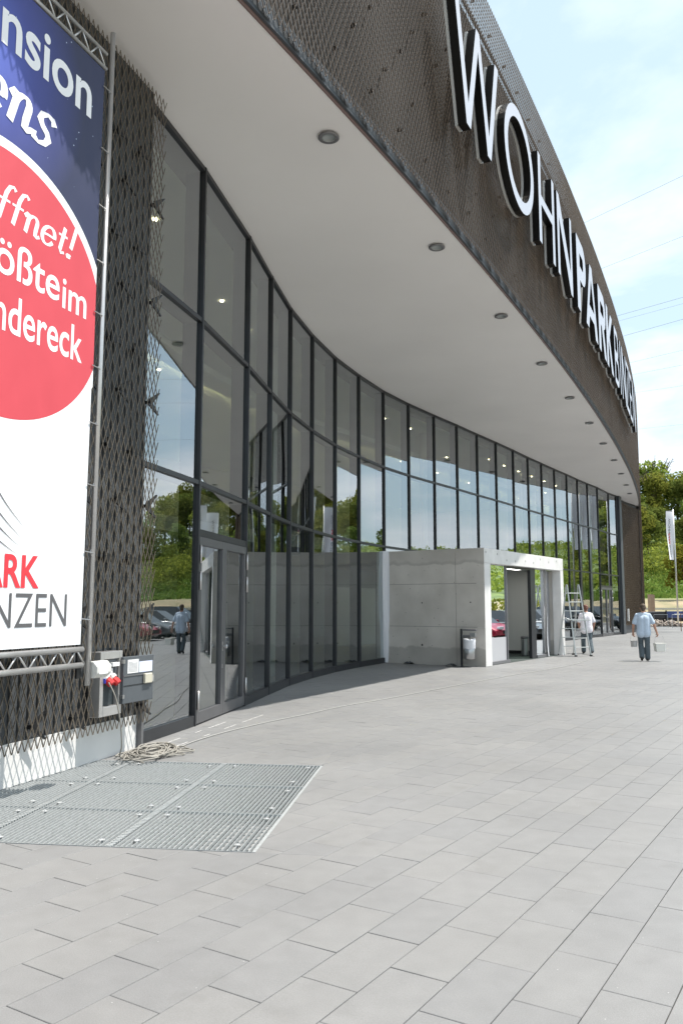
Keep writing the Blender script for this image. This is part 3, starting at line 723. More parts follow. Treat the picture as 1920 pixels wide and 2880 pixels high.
def glyph(ch, w, st):
    H_ = LH; s = st
    if ch == 'I': return [([(0, 0), (s, 0), (s, H_), (0, H_)], [])]
    if ch == 'H': return [([(0, 0), (s, 0), (s, H_ * .5 - s * .45), (w - s, H_ * .5 - s * .45), (w - s, 0), (w, 0), (w, H_), (w - s, H_), (w - s, H_ * .5 + s * .45), (s, H_ * .5 + s * .45), (s, H_), (0, H_)], [])]
    if ch == 'N': return [([(0, 0), (s, 0), (s, H_ - 2.4 * s), (w - s * 1.05, 0), (w, 0), (w, H_), (w - s, H_), (w - s, 2.4 * s), (s * 1.05, H_), (0, H_)], [])]
    if ch == 'W':
        a, b = w * .265, w * .735; m = w / 2; zn = H_ * (s / 2) / (a - s / 2); zt = H_ - H_ * (s / 2) / (m - a)
        return [([(0, H_), (s, H_), (a, zn), (m - s * .42, H_), (m + s * .42, H_), (b, zn), (w - s, H_), (w, H_), (b + s / 2, 0), (b - s / 2, 0), (m, zt), (a + s / 2, 0), (a - s / 2, 0)], [])]
    if ch == 'O': return [(ell(w / 2, H_ / 2, w / 2, H_ / 2 + .03), [ell(w / 2, H_ / 2, w / 2 - s, H_ / 2 + .03 - s)])]
    if ch == 'Z': return [([(0, 0), (w, 0), (w, s * .9), (s * 1.35, s * .9), (w, H_ - s * .8), (w, H_), (.05, H_), (.05, H_ - s * .9), (w - s * 1.35, H_ - s * .9), (0, s * .8)], [])]
    if ch == 'E': return [([(0, 0), (w, 0), (w, s * .9), (s, s * .9), (s, H_ * .5 - s * .45), (w * .92, H_ * .5 - s * .45), (w * .92, H_ * .5 + s * .45), (s, H_ * .5 + s * .45), (s, H_ - s * .9), (w, H_ - s * .9), (w, H_), (0, H_)], [])]
    if ch == 'A':
        m = w / 2; k = H_ / (m - s * .25)
        return [([(0, 0), (s * .98, 0), (s * .98 + .16 * w * .5 + .02, H_ * .2), (w - s * .98 - .16 * w * .5 - .02, H_ * .2), (w - s * .98, 0), (w, 0), (m + s * .42, H_), (m - s * .42, H_)],
                 [[(m, H_ * .80), (m - w * .5 * .42 + s * .0, H_ * .36), (m + w * .5 * .42, H_ * .36)]])]
    if ch in 'PRB':
        r = H_ * (.28 if ch != 'B' else .25); top = [(0, H_)]
        zc = H_ - r; bowl = ell(w - r * .9, zc, r * .9, r, 90, -90, 14); ib = ell(w - r * .9, zc, max(r * .9 - s, .08), r - s * .85, 90, -90, 12)
        if ch == 'P': return [([(0, 0), (s, 0), (s, H_ - 2 * r)] + bowl[::-1] + [(0, H_)], [[(s, H_ - s * .85)] + ib + [(s, H_ - 2 * r + s * .85)]])]
        if ch == 'R': return [([(0, 0), (s, 0), (s, H_ - 2 * r - .01), (w * .42, H_ - 2 * r - .01), (w - s * .95, 0), (w + s * .12, 0), (w * .42 + s * 1.0, H_ - 2 * r + .012)] + bowl[::-1][3:] + [(0, H_)], [[(s, H_ - s * .85)] + ib + [(s, H_ - 2 * r + s * .85)]])]
        r2 = (H_ - 2 * r) / 2 + .02; b2 = ell(w - r2 * .85, r2, r2 * .85, r2, 78, -90, 16); i2 = ell(w - r2 * .85, r2, r2 * .85 - s, r2 - s * .9, 90, -90, 12)
        b1 = ell(w * .92 - r * .85, zc, r * .85, r, 90, -72, 14); i1 = ell(w * .92 - r * .85, zc, r * .85 - s, r - s * .9, 90, -90, 12)
        return [([(0, 0)] + b2[::-1] + b1[::-1] + [(0, H_)], [[(s, H_ - s * .9)] + i1 + [(s, H_ - 2 * r + s * .9)], [(s, 2 * r2 - s * .9)] + i2 + [(s, s * .9)]])]
    if ch == 'K': return [([(0, 0), (s, 0), (s, H_ * .40), (s * 1.25, H_ * .46), (w - s * 1.1, 0), (w + .06, 0), (s * 1.9, H_ * .56), (w, H_), (w - s * 1.15, H_), (s, H_ * .60), (s, H_), (0, H_)], [])]
LET = [('W', 11.6, 2.5, .26), ('O', 14.47, 2.33, .30), ('H', 17.28, 1.68, .30), ('N', 19.30, 1.92, .30),
       ('P', 21.95, 1.55, .58), ('A', 23.38, 2.32, .60), ('R', 26.0, 1.75, .58), ('K', 27.95, 1.85, .58),
       ('B', 30.4, 1.45, .30), ('I', 32.35, .30, .30), ('N', 33.1, 1.75, .30), ('Z', 35.05, 1.5, .30), ('E', 36.9, 1.25, .30), ('N', 38.6, 1.75, .30)]
SC = EDGE.offset(.45, .3)
sgs0 = float(SC.s[np.argmin(np.hypot(SC.p[:, 0] - EDGE.off(S0, .45)[0], SC.p[:, 1] - EDGE.off(S0, .45)[1]))])
for ch, s0_, w_, st in LET:
    qa = sgs0 + s0_; qb = qa + w_; A = SC.at(qa); B = SC.at(qb); L_ = float(np.hypot(*(B - A))); Xm = frame_matrix((A[0], A[1], 9.97), B - A)
    st *= .84
    mb = curve_mesh(glyph(ch, L_, st), .15, None)
    for i, v in enumerate(mb.v): mb.v[i] = tuple(Xm @ Vector((v[0], v[1] - .15, v[2])))
    lo = build('letter', mb, [M['signface'], M['signside']], sg)
    mb = curve_mesh(glyph(ch, L_, st), .05, None)
    for i, v in enumerate(mb.v): mb.v[i] = tuple(Xm @ Vector((v[0], v[1] - .215, v[2])))
    mb.mi = [0] * len(mb.mi); build('tray', mb, M['tray'], lo)

# ------------------------------------------------------------------ concrete entrance porch
po = thing('entrance_porch', 'raw concrete entrance box standing in front of the glass wall', 'porch', (3.97, 22.83, 0))
PD = np.array([.552, .834]); PD /= np.hypot(*PD); Xp = Matrix.Rotation(0, 4, 'Z')
Rp = Matrix(((PD[0], PD[1], 0, 0), (PD[1], -PD[0], 0, 0), (0, 0, 1, 0), (0, 0, 0, 1)))   # x along front, y outward
def conc_mat():
    m = mat('raw_concrete', (.56, .53, .49), .85, var=.1, vscale=1.2, bump=.35, bscale=40, col2=(.66, .63, .59), detail=10)
    t = m.node_tree; L = t.links.new; b = t.nodes['Principled BSDF']; src = b.inputs['Base Color'].links[0].from_socket
    g = t.nodes.new('ShaderNodeNewGeometry'); sp = t.nodes.new('ShaderNodeSeparateXYZ'); L(g.outputs['Position'], sp.inputs[0])
    nz = t.nodes.new('ShaderNodeTexNoise'); nz.inputs['Scale'].default_value = 2.2; nz.inputs['Detail'].default_value = 6; L(g.outputs['Position'], nz.inputs['Vector'])
    ad = t.nodes.new('ShaderNodeMath'); ad.operation = 'MULTIPLY_ADD'; ad.inputs[1].default_value = .34; L(nz.outputs['Fac'], ad.inputs[0]); L(sp.outputs['Z'], ad.inputs[2])
    r = t.nodes.new('ShaderNodeValToRGB'); e = r.color_ramp.elements
    e[0].position = 0; e[0].color = (.70, .70, .69, 1); e[1].position = 1; e[1].color = (.86, .85, .83, 1)
    for p, v in ((.155, .72), (.165, 1.0), (.735, 1.0), (.745, .74), (.757, .78), (.768, .9)):
        q_ = r.color_ramp.elements.new(p); q_.color = (v, v * .995, v * .98, 1)
    dv = t.nodes.new('ShaderNodeMath'); dv.operation = 'DIVIDE'; dv.inputs[1].default_value = 4.1; L(ad.outputs[0], dv.inputs[0]); L(dv.outputs[0], r.inputs[0])
    x = t.nodes.new('ShaderNodeMix'); x.data_type = 'RGBA'; x.blend_type = 'MULTIPLY'; x.inputs['Factor'].default_value = 1; L(src, x.inputs['A']); L(r.outputs[0], x.inputs['B'])
    L(x.outputs['Result'], b.inputs['Base Color']); return m
M['conc'] = conc_mat(); M['conc_f'] = mat('smoothed_sunlit_concrete', (.66, .65, .63), .8, var=.05, vscale=2.5, bump=.2, bscale=60, col2=(.74, .73, .71), detail=10)  # porch front: smoother concrete, colour made paler to stand in for sunlight on it
M['conc_j'] = mat('joint_concrete', (.24, .23, .22), .9)
PWd, PH, PDp = 6.72, 3.29, 3.25
def pbox(name, a, b, m, parent=po, bev=0, **kw):
    mb = MB(); mb.box(a, b, X=Rp); mb.f = [tuple(reversed(f)) for f in mb.f]; o = build(name, mb, m, parent, **kw)
    if bev: bevel(o, bev, 2)
    return o
def rbox(mb, a, b): k = len(mb.f); mb.box(a, b, X=Rp); mb.f[k:] = [tuple(reversed(f)) for f in mb.f[k:]]
# side wall cast in six formwork panels with recessed joints
jx = [-.25, -1.0, -PDp]; jz = [0.0, 1.08, 2.30, PH]
core = pbox('wall', (.009, -PDp, 0), (.25, -.26, PH - .26), M['conc_j'])
ymax = [0.0, -.88, -PDp]
for k in range(2):
    for z_ in range(3):
        y1, y0 = ymax[k] - (.007 if k else 0), ymax[k + 1] + (.007 if k == 0 else 0)
        pbox('formwork_panel', (0, y0, jz[z_] + (.006 if z_ else 0)), (.011, y1, jz[z_ + 1] - .006), M['conc'], core)
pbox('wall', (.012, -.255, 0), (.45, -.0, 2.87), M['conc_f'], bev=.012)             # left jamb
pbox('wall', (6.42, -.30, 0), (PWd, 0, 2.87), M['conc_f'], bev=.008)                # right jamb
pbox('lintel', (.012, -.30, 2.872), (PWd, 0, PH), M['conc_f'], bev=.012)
pbox('wall', (PWd - .25, -PDp - 3.5, 0), (PWd, -.302, 2.87), M['conc'])
pbox('roof', (.012, -PDp - 3.5, 2.95), (PWd, -.302, PH - .002), M['conc'])
pbox('wall', (5.72, -.5, 0.1), (6.41, -.42, 2.86), mat('porch_panel_grey', (.30, .30, .31), .7, var=.05, vscale=2))
pbox('sill', (.46, -.29, 0.0), (2.02, -.1, .09), M['alu_lt'])
# anchor holes of the formwork
for (yy, zz_) in ((-.43, 1.77), (-1.96, 1.76), (-1.97, .55)):
    mb = MB(); mb.tube([Rp @ Vector((-.0025, yy, zz_)), Rp @ Vector((.008, yy, zz_))], .02 if zz_ > 1 else .03, 12); build('anchor_hole', mb, M['black'], po)
for k in range(46):
    yy = -random.uniform(.1, PDp - .1); zq = random.uniform(.1, 3.2); r_ = random.uniform(.005, .011)
    mb = MB(); mb.tube([Rp @ Vector((-.0018, yy, zq)), Rp @ Vector((.004, yy, zq))], r_, 7); build('air_hole', mb, M['joint'], core)
for k in range(9):      # patched blow holes on the sunlit face
    xx = .2 + k * .72 + random.uniform(-.1, .1); zq = random.uniform(2.95, 3.2)
    mb = MB(); mb.tube([Rp @ Vector((xx, -.004, zq)), Rp @ Vector((xx, .0015, zq))], .035, 9); build('patch', mb, mat('patch_mortar', (.33, .325, .31), .9) if k == 0 else bpy.data.materials['patch_mortar'], po)
# glazing
def ppane(x0, x1, z0, z1, y=-.2, m=None, par=po, name='pane'):
    mb = MB(); mb.add([Rp @ Vector(v) for v in ((x0, y, z0), (x1, y, z0), (x1, y, z1), (x0, y, z1))], [(3, 2, 1, 0)]); return build(name, mb, m or M['glass2'], par)
ppane(.46, 1.98, .76, 2.86); ppane(.46, 1.98, .09, .76, m=mat('protective_film', (.46, .46, .475), .35), name='film')
pbox('door_frame', (1.985, -.24, 0), (2.035, -.16, 2.86), M['alu_lt'])
pbox('door_leaf', (3.98, -.26, .02), (4.40, -.16, 2.86), M['alu'])
ppane(4.41, 5.25, .1, 2.86); pbox('sill', (4.41, -.24, 0), (5.3, -.14, .1), M['alu_lt'])
pbox('inner_wall', (.5, -3.75, 0.0), (7.2, -3.65, 3.0), M['inner_lt']); pbox('lining', (6.38, -3.64, 0.02), (6.41, -.5, 2.90), M['inner_lt']); pbox('ceiling_lamp', (2.6, -1.2, 2.885), (5.4, -.9, 2.899), mat('lit_panel', (1, 1, 1), .5, emit=((1, .97, .92), 5.0)))
pbox('skirting', (.5, -3.648, 0.02), (6.36, -3.63, .14), M['black']); pbox('skirting', (6.36, -3.62, .02), (6.379, -.5, .12), M['black'])
pbox('mat_floor', (.26, -3.64, 0.0), (6.46, -.1, .012), mat('entrance_mat', (.05, .065, .06), .95, bump=.5, bscale=80))
pbox('operator', (2.04, -.28, 2.80), (3.98, -.16, 2.868), M['alu']); pbox('ceiling', (.3, -3.6, 2.9), (6.4, -.31, 2.94), M['inner_lt'])
# plastic sheets
def sheet(name, pts_top, z0, z1, m, amp, label, cat, seed=0):
    rnd = random.Random(seed); mb = MB(); n = 9; kz = 16; vs = []
    for j in range(kz + 1):
        z = z0 + (z1 - z0) * j / kz
        for i in range(n + 1):
            u = i / n; p = Vector(pts_top[0]).lerp(Vector(pts_top[1]), u); nn = Vector((pts_top[1][1] - pts_top[0][1], -(pts_top[1][0] - pts_top[0][0]))).normalized()
            a = amp * sin(u * 13 + sin(z * 1.7 + seed) * 1.4) * (1 - .5 * j / kz) + amp * .6 * sin(z * 3.1 + u * 4) * u
            flare = (max(0, .5 - z) ** 2) * .12
            vs.append((p.x + nn.x * (a + flare), p.y + nn.y * (a + flare), z))
    mb.add(vs, [(j * (n + 1) + i, j * (n + 1) + i + 1, (j + 1) * (n + 1) + i + 1, (j + 1) * (n + 1) + i) for j in range(kz) for i in range(n)])
    o = build(name, mb, m, smooth=True); tag(o, label, cat); return o
pw = lambda x, y: tuple((Matrix.Translation((3.97, 22.83, 0)) @ Rp @ Vector((x, y, 0)))[:2])
sheet('plastic_sheet', (pw(-.0, -3.05), pw(-.28, -3.32)), .01, 3.3, M['plastic_w'], .03, 'long strip of white plastic taped where the concrete box meets the glass', 'plastic sheet', 1)
sheet('plastic_sheet', (pw(5.28, -.1), pw(5.74, -.34)), .02, 2.86, M['plastic_w'], .022, 'crumpled white plastic hanging inside the right jamb of the porch', 'plastic sheet', 4)
tp = MB(); tp.box((-.03, -3.08, 1.0), (.02, -3.03, 1.03), X=Matrix.Translation((3.97, 22.83, 0)) @ Rp)

# ------------------------------------------------------------------ lettering helper
def text_mesh(body, x0, x1, z0, z1, offset=0.0, shear=0.0, space=1.0):
    c = bpy.data.curves.new('txt', 'FONT'); c.body = body; c.size = 1; c.offset = offset; c.shear = shear; c.space_character = space; c.resolution_u = 5
    o = bpy.data.objects.new('txt', c); COL.objects.link(o); dg = bpy.context.evaluated_depsgraph_get(); dg.update()
    me = bpy.data.meshes.new_from_object(o.evaluated_get(dg)); bpy.data.objects.remove(o)
    n = len(me.vertices); co = np.empty(n * 3); me.vertices.foreach_get('co', co); co = co.reshape(-1, 3)
    mn, mxx = co.min(0), co.max(0)
    X_ = x0 + (co[:, 0] - mn[0]) / (mxx[0] - mn[0]) * (x1 - x0); Z_ = z0 + (co[:, 1] - mn[1]) / (mxx[1] - mn[1]) * (z1 - z0)
    fs = [tuple(p.vertices) for p in me.polygons]; bpy.data.meshes.remove(me)
    return X_, Z_, fs

# ------------------------------------------------------------------ banner in its truss frame
BO = (-2.41, 7.69, 0); BD = (.35, .937)
bn = thing('banner_frame', 'tall banner laced into a silver truss frame on the left wall', 'banner', BO)
Bm = frame_matrix((0, 0, 0), BD)
def bpt(u, o, z): return Bm @ Vector((u, o, z))
def tube_o(name, pts, r, m, par, n=10): mb = MB(); mb.tube([bpt(*p) for p in pts], r, n); return build(name, mb, m, par, smooth=True)
UL = -3.0
tube_o('pole', [(.10, 0, .93), (.155, 0, 7.55)], .026, M['truss'], bn, 14)
for zt_, zb_, ofs in ((7.25, 7.09, .0), (1.27, 1.125, .0)):
    for zq in (zt_, zb_):
        e = .06 if zt_ > 5 else .01
        tube_o('chord', [(UL, ofs, zq), (e, ofs, zq)], .026 if zt_ < 5 else .02, M['truss'], bn, 12)
    mb = MB(); u = UL + .05; k = 0
    while u < -.06:
        a = zb_ if k % 2 == 0 else zt_; b_ = zt_ if k % 2 == 0 else zb_
        mb.tube([bpt(u, 0, a), bpt(u + .125, 0, b_)], .009, 7); u += .125; k += 1
    build('lattice', mb, M['truss'], bn, smooth=True)
bk = MB(); bk.box((-.02, -.05, 1.0), (.045, -.03, 7.1), X=Bm); build('edge_rail', bk, M['black'], bn)
def banner_mat():
    m = bpy.data.materials.new('banner_print'); m.use_nodes = True; t = m.node_tree; L = t.links.new; b = t.nodes['Principled BSDF']; b.inputs['Roughness'].default_value = .55
    tcn = t.nodes.new('ShaderNodeTexCoord'); sp = t.nodes.new('ShaderNodeSeparateXYZ'); L(tcn.outputs['UV'], sp.inputs[0])
    # uv in metres: u along the banner, v height
    g = t.nodes.new('ShaderNodeTexGradient'); g.gradient_type = 'SPHERICAL'
    mp = t.nodes.new('ShaderNodeMapping'); mp.vector_type = 'POINT'; mp.inputs['Location'].default_value = (1.75 / 1.5, -6.35 / 1.5, 0); mp.inputs['Scale'].default_value = (1 / 1.5, 1 / 1.5, 1); L(tcn.outputs['UV'], mp.inputs[0]); L(mp.outputs[0], g.inputs[0])
    r = t.nodes.new('ShaderNodeValToRGB'); r.color_ramp.elements[0].color = (.022, .028, .075, 1); r.color_ramp.elements[1].color = (.10, .16, .62, 1)
    q_ = r.color_ramp.elements.new(.45); q_.color = (.045, .06, .26, 1); L(g.outputs[0], r.inputs[0])
    v = t.nodes.new('ShaderNodeTexVoronoi'); v.inputs['Scale'].default_value = 9; L(tcn.outputs['UV'], v.inputs['Vector'])
    s_ = t.nodes.new('ShaderNodeMath'); s_.operation = 'LESS_THAN'; s_.inputs[1].default_value = .055; L(v.outputs['Distance'], s_.inputs[0])
    x = t.nodes.new('ShaderNodeMix'); x.data_type = 'RGBA'; L(s_.outputs[0], x.inputs['Factor']); L(r.outputs[0], x.inputs['A']); x.inputs['B'].default_value = (.6, .7, .9, 1)
    # white lower part
    st = t.nodes.new('ShaderNodeMath'); st.operation = 'GREATER_THAN'; st.inputs[1].default_value = 4.45; L(sp.outputs['Y'], st.inputs[0])
    y = t.nodes.new('ShaderNodeMix'); y.data_type = 'RGBA'; L(st.outputs[0], y.inputs['Factor']); y.inputs['A'].default_value = (.82, .83, .85, 1); L(x.outputs['Result'], y.inputs['B'])
    L(y.outputs['Result'], b.inputs['Base Color']); return m
cb = MB(); nu, nv = 24, 40; vs = []
for j in range(nv + 1):
    z = 1.315 + (7.06 - 1.315) * j / nv
    for i in range(nu + 1):
        u = UL + .05 + (0 - UL - .05) * i / nu + .0; u = u + (.06 * (z - 1.3) / 5.7) * (i / nu) - .02 * (i / nu)
        vs.append((u, .006 * sin(u * 4 + z) * 0, z))
me = bpy.data.meshes.new('cloth'); me.from_pydata([tuple(bpt(*v)) for v in vs], [], [(j * (nu + 1) + i, (j + 1) * (nu + 1) + i, (j + 1) * (nu + 1) + i + 1, j * (nu + 1) + i + 1) for j in range(nv) for i in range(nu)])
uvl = me.uv_layers.new(name='UVMap')
for lp_ in me.loops: vv = vs[lp_.vertex_index]; uvl.data[lp_.index].uv = (vv[0], vv[2])
me.materials.append(banner_mat()); cl = ob('cloth', me, bn)
def ripple(m):
    t = m.node_tree; b = t.nodes['Principled BSDF']; g = t.nodes.new('ShaderNodeNewGeometry'); mp = t.nodes.new('ShaderNodeMapping'); mp.inputs['Scale'].default_value = (1.6, 1.6, .7)
    nz = t.nodes.new('ShaderNodeTexNoise'); nz.inputs['Scale'].default_value = 1.3; nz.inputs['Detail'].default_value = 2; t.links.new(g.outputs['Position'], mp.inputs[0]); t.links.new(mp.outputs[0], nz.inputs['Vector'])
    bp = t.nodes.new('ShaderNodeBump'); bp.inputs['Strength'].default_value = .6; bp.inputs['Distance'].default_value = .06; t.links.new(nz.outputs['Fac'], bp.inputs['Height']); t.links.new(bp.outputs[0], b.inputs['Normal']); return m
ripple(cl.data.materials[0]); M['btxt_white'] = ripple(mat('banner_white_print', (.82, .83, .85), .55))
def bflat(name, pts, o, m, par=cl):
    tr = tessellate_polygon([[Vector((x, z, 0)) for x, z in lp_] for lp_ in pts]); al = [p for lp_ in pts for p in lp_]
    fs = []
    for t in tr:
        a, b_, c = al[t[0]], al[t[1]], al[t[2]]; s_ = (b_[0] - a[0]) * (c[1] - a[1]) - (b_[1] - a[1]) * (c[0] - a[0]); fs.append(tuple(t) if s_ < 0 else (t[0], t[2], t[1]))
    mb = MB(); mb.add([bpt(x, o, z) for x, z in al], fs); return build(name, mb, m, par)
def disc(cx, cz, rx, rz, umax):
    P_ = [(cx + rx * cos(2 * pi * k / 96), cz + rz * sin(2 * pi * k / 96)) for k in range(96)]; return clip(P_, (umax, 0), (-1, 0))
bflat('circle_border', [disc(-1.17, 4.37, 1.36, 1.24, .022)], .0015, M['btxt_white'])
bflat('circle', [disc(-1.17, 4.37, 1.28, 1.15, .022)], .0025, ripple(mat('print_circle_red', (.58, .06, .08), .55)))
def btext(body, x0, x1, z0, z1, m, **kw):
    X_, Z_, fs = text_mesh(body, x0, x1, z0, z1, **kw)
    mb = MB(); mb.add([bpt(x, .0038, z) for x, z in zip(X_, Z_)], fs); return build('lettering', mb, m, cl)
# skeleton script letters drawn with a broad nib
def arc(cx, cz, rx, rz, a0, a1, n=12): return [(cx + rx * cos(radians(a0 + (a1 - a0) * k / n)), cz + rz * sin(radians(a0 + (a1 - a0) * k / n))) for k in range(n + 1)]
SCR = {  # unit x-height, upright skeletons; sheared afterwards
 'n': (.78, [[(0, .78), (.1, .97), (.2, .98), (.2, 0)], arc(.42, .62, .22, .36, 180, 20) + [(.63, .3), (.66, .08), (.74, .02), (.86, .14)]]),
 'e': (.66, [arc(.34, .5, .3, .48, 0, 330, 22) , [(.05, .50), (.3, .54), (.64, .52)]]),
 's': (.62, [[(.6, .78), (.5, .95), (.32, 1.0), (.14, .9), (.12, .72), (.25, .56), (.44, .42), (.54, .26), (.46, .06), (.26, -.02), (.08, .06), (.02, .24)]]),
 'o': (.72, [arc(.36, .49, .31, .49, 0, 360, 24)]),
 'f': (.50, [[(.62, 1.62), (.5, 1.78), (.34, 1.68), (.26, 1.3), (.24, 0)], [(.0, .96), (.52, .96)]]),
 't': (.46, [[(.24, 1.42), (.22, .2), (.3, .02), (.46, .1)], [(0, .96), (.46, .96)]]),
 '!': (.36, [[(.2, 1.7), (.16, .5)], arc(.13, .07, .06, .07, 0, 360, 8)]),
}
def stext(body, x0, x1, z0, xh, m, nibw=.16, thin=.055, shear=.22, dots=()):
    pen = 0; strokes = []
    for ch in body:
        adv, st = SCR['o' if ch == 'ö' else ch]
        for s_ in st: strokes.append([(pen + x + shear * z, z) for x, z in s_])
        if ch == 'ö':
            for dxx in (.2, .5): strokes.append([(pen + dxx + shear * 1.42 + x, 1.42 + z) for x, z in arc(0, 0, .03, .03, 0, 360, 8)])
        pen += adv + .12
    xs = [p[0] for s_ in strokes for p in s_]; a, b_ = min(xs), max(xs); kx = (x1 - x0) / (b_ - a)
    mb = MB()
    for si, s_ in enumerate(strokes):
        P_ = [Vector((x0 + (x - a) * kx, z0 + z * xh)) for x, z in s_]; Lf = []; Rt = []
        # resample smooth
        for i, p in enumerate(P_):
            d = (P_[min(i + 1, len(P_) - 1)] - P_[max(i - 1, 0)]); d = d.normalized() if d.length > 1e-6 else Vector((0, 1))
            w_ = (thin + (nibw - thin) * abs(d.y) ** 1.3) * xh; n = Vector((-d.y, d.x))
            Lf.append(p + n * w_); Rt.append(p - n * w_)
        o_ = .0035 + .0003 * (si % 4); k = len(P_)
        mb.add([bpt(p.x, o_, p.y) for p in Lf] + [bpt(p.x, o_, p.y) for p in Rt], [(i, i + 1, k + i + 1, k + i) for i in range(k - 1)])
    return build('lettering', mb, m, cl)
btext('Dimension', -2.62, -.15, 6.42, 6.90, M['txt_white'], offset=.018)
stext('ens', -1.52, -.66, 5.80, .31, M['txt_white'], nibw=.135, shear=.25)
stext('öffnet!', -1.52, -.30, 4.90, .185, M['txt_white'], nibw=.125, shear=.2)
btext('Größte', -1.78, -.50, 4.43, 4.76, M['txt_white'], offset=.010); btext('im', -.46, -.115, 4.40, 4.68, M['txt_white'], offset=.010)
btext('ländereck', -1.50, -.155, 3.95, 4.29, M['txt_white'], offset=.010)
btext('PARK', -1.42, -.61, 1.82, 2.10, M['txt_red'], offset=.022); btext('BINZEN', -1.44, -.235, 1.49, 1.775, M['txt_grey'], offset=-.006)
for k, (c0, z0_) in enumerate(((-1.15, 2.62), (-1.18, 2.50), (-1.2, 2.40), (-1.22, 2.30))):
    mb = MB(); P_ = [Vector((c0 + .32 * t_, 0, z0_ - .06 * k * .2 - (.30 - .04 * k) * t_ ** .8 + .02)) for t_ in [i / 14 for i in range(15)]]
    for i in range(14):
        w_ = .008 * (1 - i / 14) + .001; a, b_ = P_[i], P_[i + 1]
        mb.add([bpt(a.x, .0035, a.z + w_), bpt(b_.x, .0035, b_.z + w_ * .92), bpt(b_.x, .0035, b_.z - w_ * .92), bpt(a.x, .0035, a.z - w_)], [(0, 1, 2, 3)])
    build('logo_line', mb, M['txt_grey'], cl)
for z in (1.55, 2.18, 2.82, 3.42, 3.98, 4.52, 5.05, 5.62, 6.22, 6.88):   # lacing hooks
    mb = MB(); f = (z - 1.3) / 5.7; u0 = -.035 + .05 * f; u1 = .10 + .05 * f
    mb.tube([bpt(u0, .012, z), bpt(u1 - .02, .02, z - .01)], .006, 6)
    mb.tube([bpt(u1 + .03 * cos(a_), .0, z + .0 + .032 * sin(a_)) for a_ in [i * pi / 5 for i in range(11)]], .004, 6)
    build('hook', mb, M['steel'], bn)
# hoist gearbox
hx = thing('hoist_gearbox', 'off-white octagonal hoist gearbox at the lower end of the banner pole', 'gearbox', (*(np.array(BO[:2]) + np.array([.0, .0])), 1.07))
Xh = frame_matrix((0, 0, 0), BD); mb = MB(); vs = []
for o_ in (.14, .36):
    for k in range(8): a_ = pi / 8 + k * pi / 4; vs.append((o_, .085 * cos(a_), .085 * sin(a_)))
vs = [Xh @ Vector(v) for v in vs]; mb.add(vs, [(i, i + 1 if i < 7 else 0, 8 + (i + 1) % 8, 8 + i) for i in range(8)] + [tuple(range(7, -1, -1)), tuple(range(8, 16))])
go = build('housing', mb, M['motor'], hx); bevel(go, .008, 2)
mb = MB(); mb.tube([Xh @ Vector((.36, 0, 0)), Xh @ Vector((.368, 0, 0))], .022, 12); build('shaft_hole', mb, M['black'], hx)
mb = MB()
for k in range(6):
    a_ = k * pi / 3; mb.tube([Xh @ Vector((.36, .062 * cos(a_), .062 * sin(a_))), Xh @ Vector((.366, .062 * cos(a_), .062 * sin(a_)))], .006, 6)
build('bolts', mb, M['steel'], hx)
mb = MB(); mb.box((.17, .078, -.04), (.3, .0805, .02), X=Xh); build('plate', mb, M['paper'], hx)

# ------------------------------------------------------------------ power box
bx = thing('power_box', 'grey outdoor power box with its door hanging open on the mesh wall', 'power box', (*W0, 0))
Xw = frame_matrix((0, 0, 0), WD)
def wb(name, a, b, m, par=bx, bev=0):
    mb = MB(); mb.box(a, b, X=Xw); o = build(name, mb, m, par)
    if bev: bevel(o, bev, 2)
    return o
for a, b in (((-1.12, -.1, .50), (-1.06, .045, 1.18)), ((-.77, -.1, .50), (-.71, .045, 1.18)), ((-1.059, -.1, 1.10), (-.771, .045, 1.18)), ((-1.059, -.1, .50), (-.771, .045, .60))): wb('frame', a, b, M['truss'], bev=.004)
wb('case', (-1.058, -.16, .602), (-.772, -.02, 1.098), mat('case_dark', (.03, .04, .045), .6))
wb('shelf', (-1.055, -.02, .86), (-.775, .02, 1.09), M['door_pl'])
Xd = frame_matrix((*(Vector((Xw @ Vector((-.74, .065, 0)))[:2])), 0), (WD[0] + .08, WD[1]))
def db(name, a, b, m, par, bev=0):
    mb = MB(); mb.box(a, b, X=Xd); o = build(name, mb, m, par)
    if bev: bevel(o, bev, 2)
    return o
dr0 = db('door', (0, -.02, .60), (.56, .015, 1.11), M['door_pl'], bx, .006)
db('rib', (.01, .0155, .895), (.55, .022, .905), M['alu_lt'], dr0); db('rib', (.01, .0155, .79), (.55, .020, .797), M['black'], dr0)
db('paper', (.07, .0165, .925), (.27, .0185, 1.075), M['paper'], dr0); db('paper', (.28, .0165, .925), (.53, .0185, 1.045), M['paper2'], dr0)
mb = MB()
for k in range(9): mb.box((.085, .0187, .94 + k * .013), (.25 if k < 8 else .16, .0190, .944 + k * .013), X=Xd)
build('print', mb, M['txt_grey'], dr0)
db('cover', (.36, .016, .795), (.50, .05, .905), M['beige'], dr0, .008); db('latch', (.505, .02, .81), (.535, .04, .88), M['truss'], dr0)
for zq in (.66, 1.04): db('hinge', (-.02, -.01, zq), (.012, .03, zq + .04), M['steel'], dr0)
wb('switch', (-1.04, .02, .93), (-.90, .05, 1.0), M['paper']); wb('switch', (-.93, .03, 1.02), (-.80, .07, 1.06), M['paper'])
for k, uu in enumerate((-1.0, -.88)):
    mb = MB(); mb.tube([Xw @ Vector((uu, .02, .90)), Xw @ Vector((uu + .01, .075, .86)), Xw @ Vector((uu + .015, .10, .835))], [.036, .045, .04], 12); build('socket', mb, [M['red']], bx, smooth=False)
    mb = MB(); mb.tube([Xw @ Vector((uu, .018, .91)), Xw @ Vector((uu + .006, .05, .885))], .05, 12); build('socket_collar', mb, M['motor'], bx)
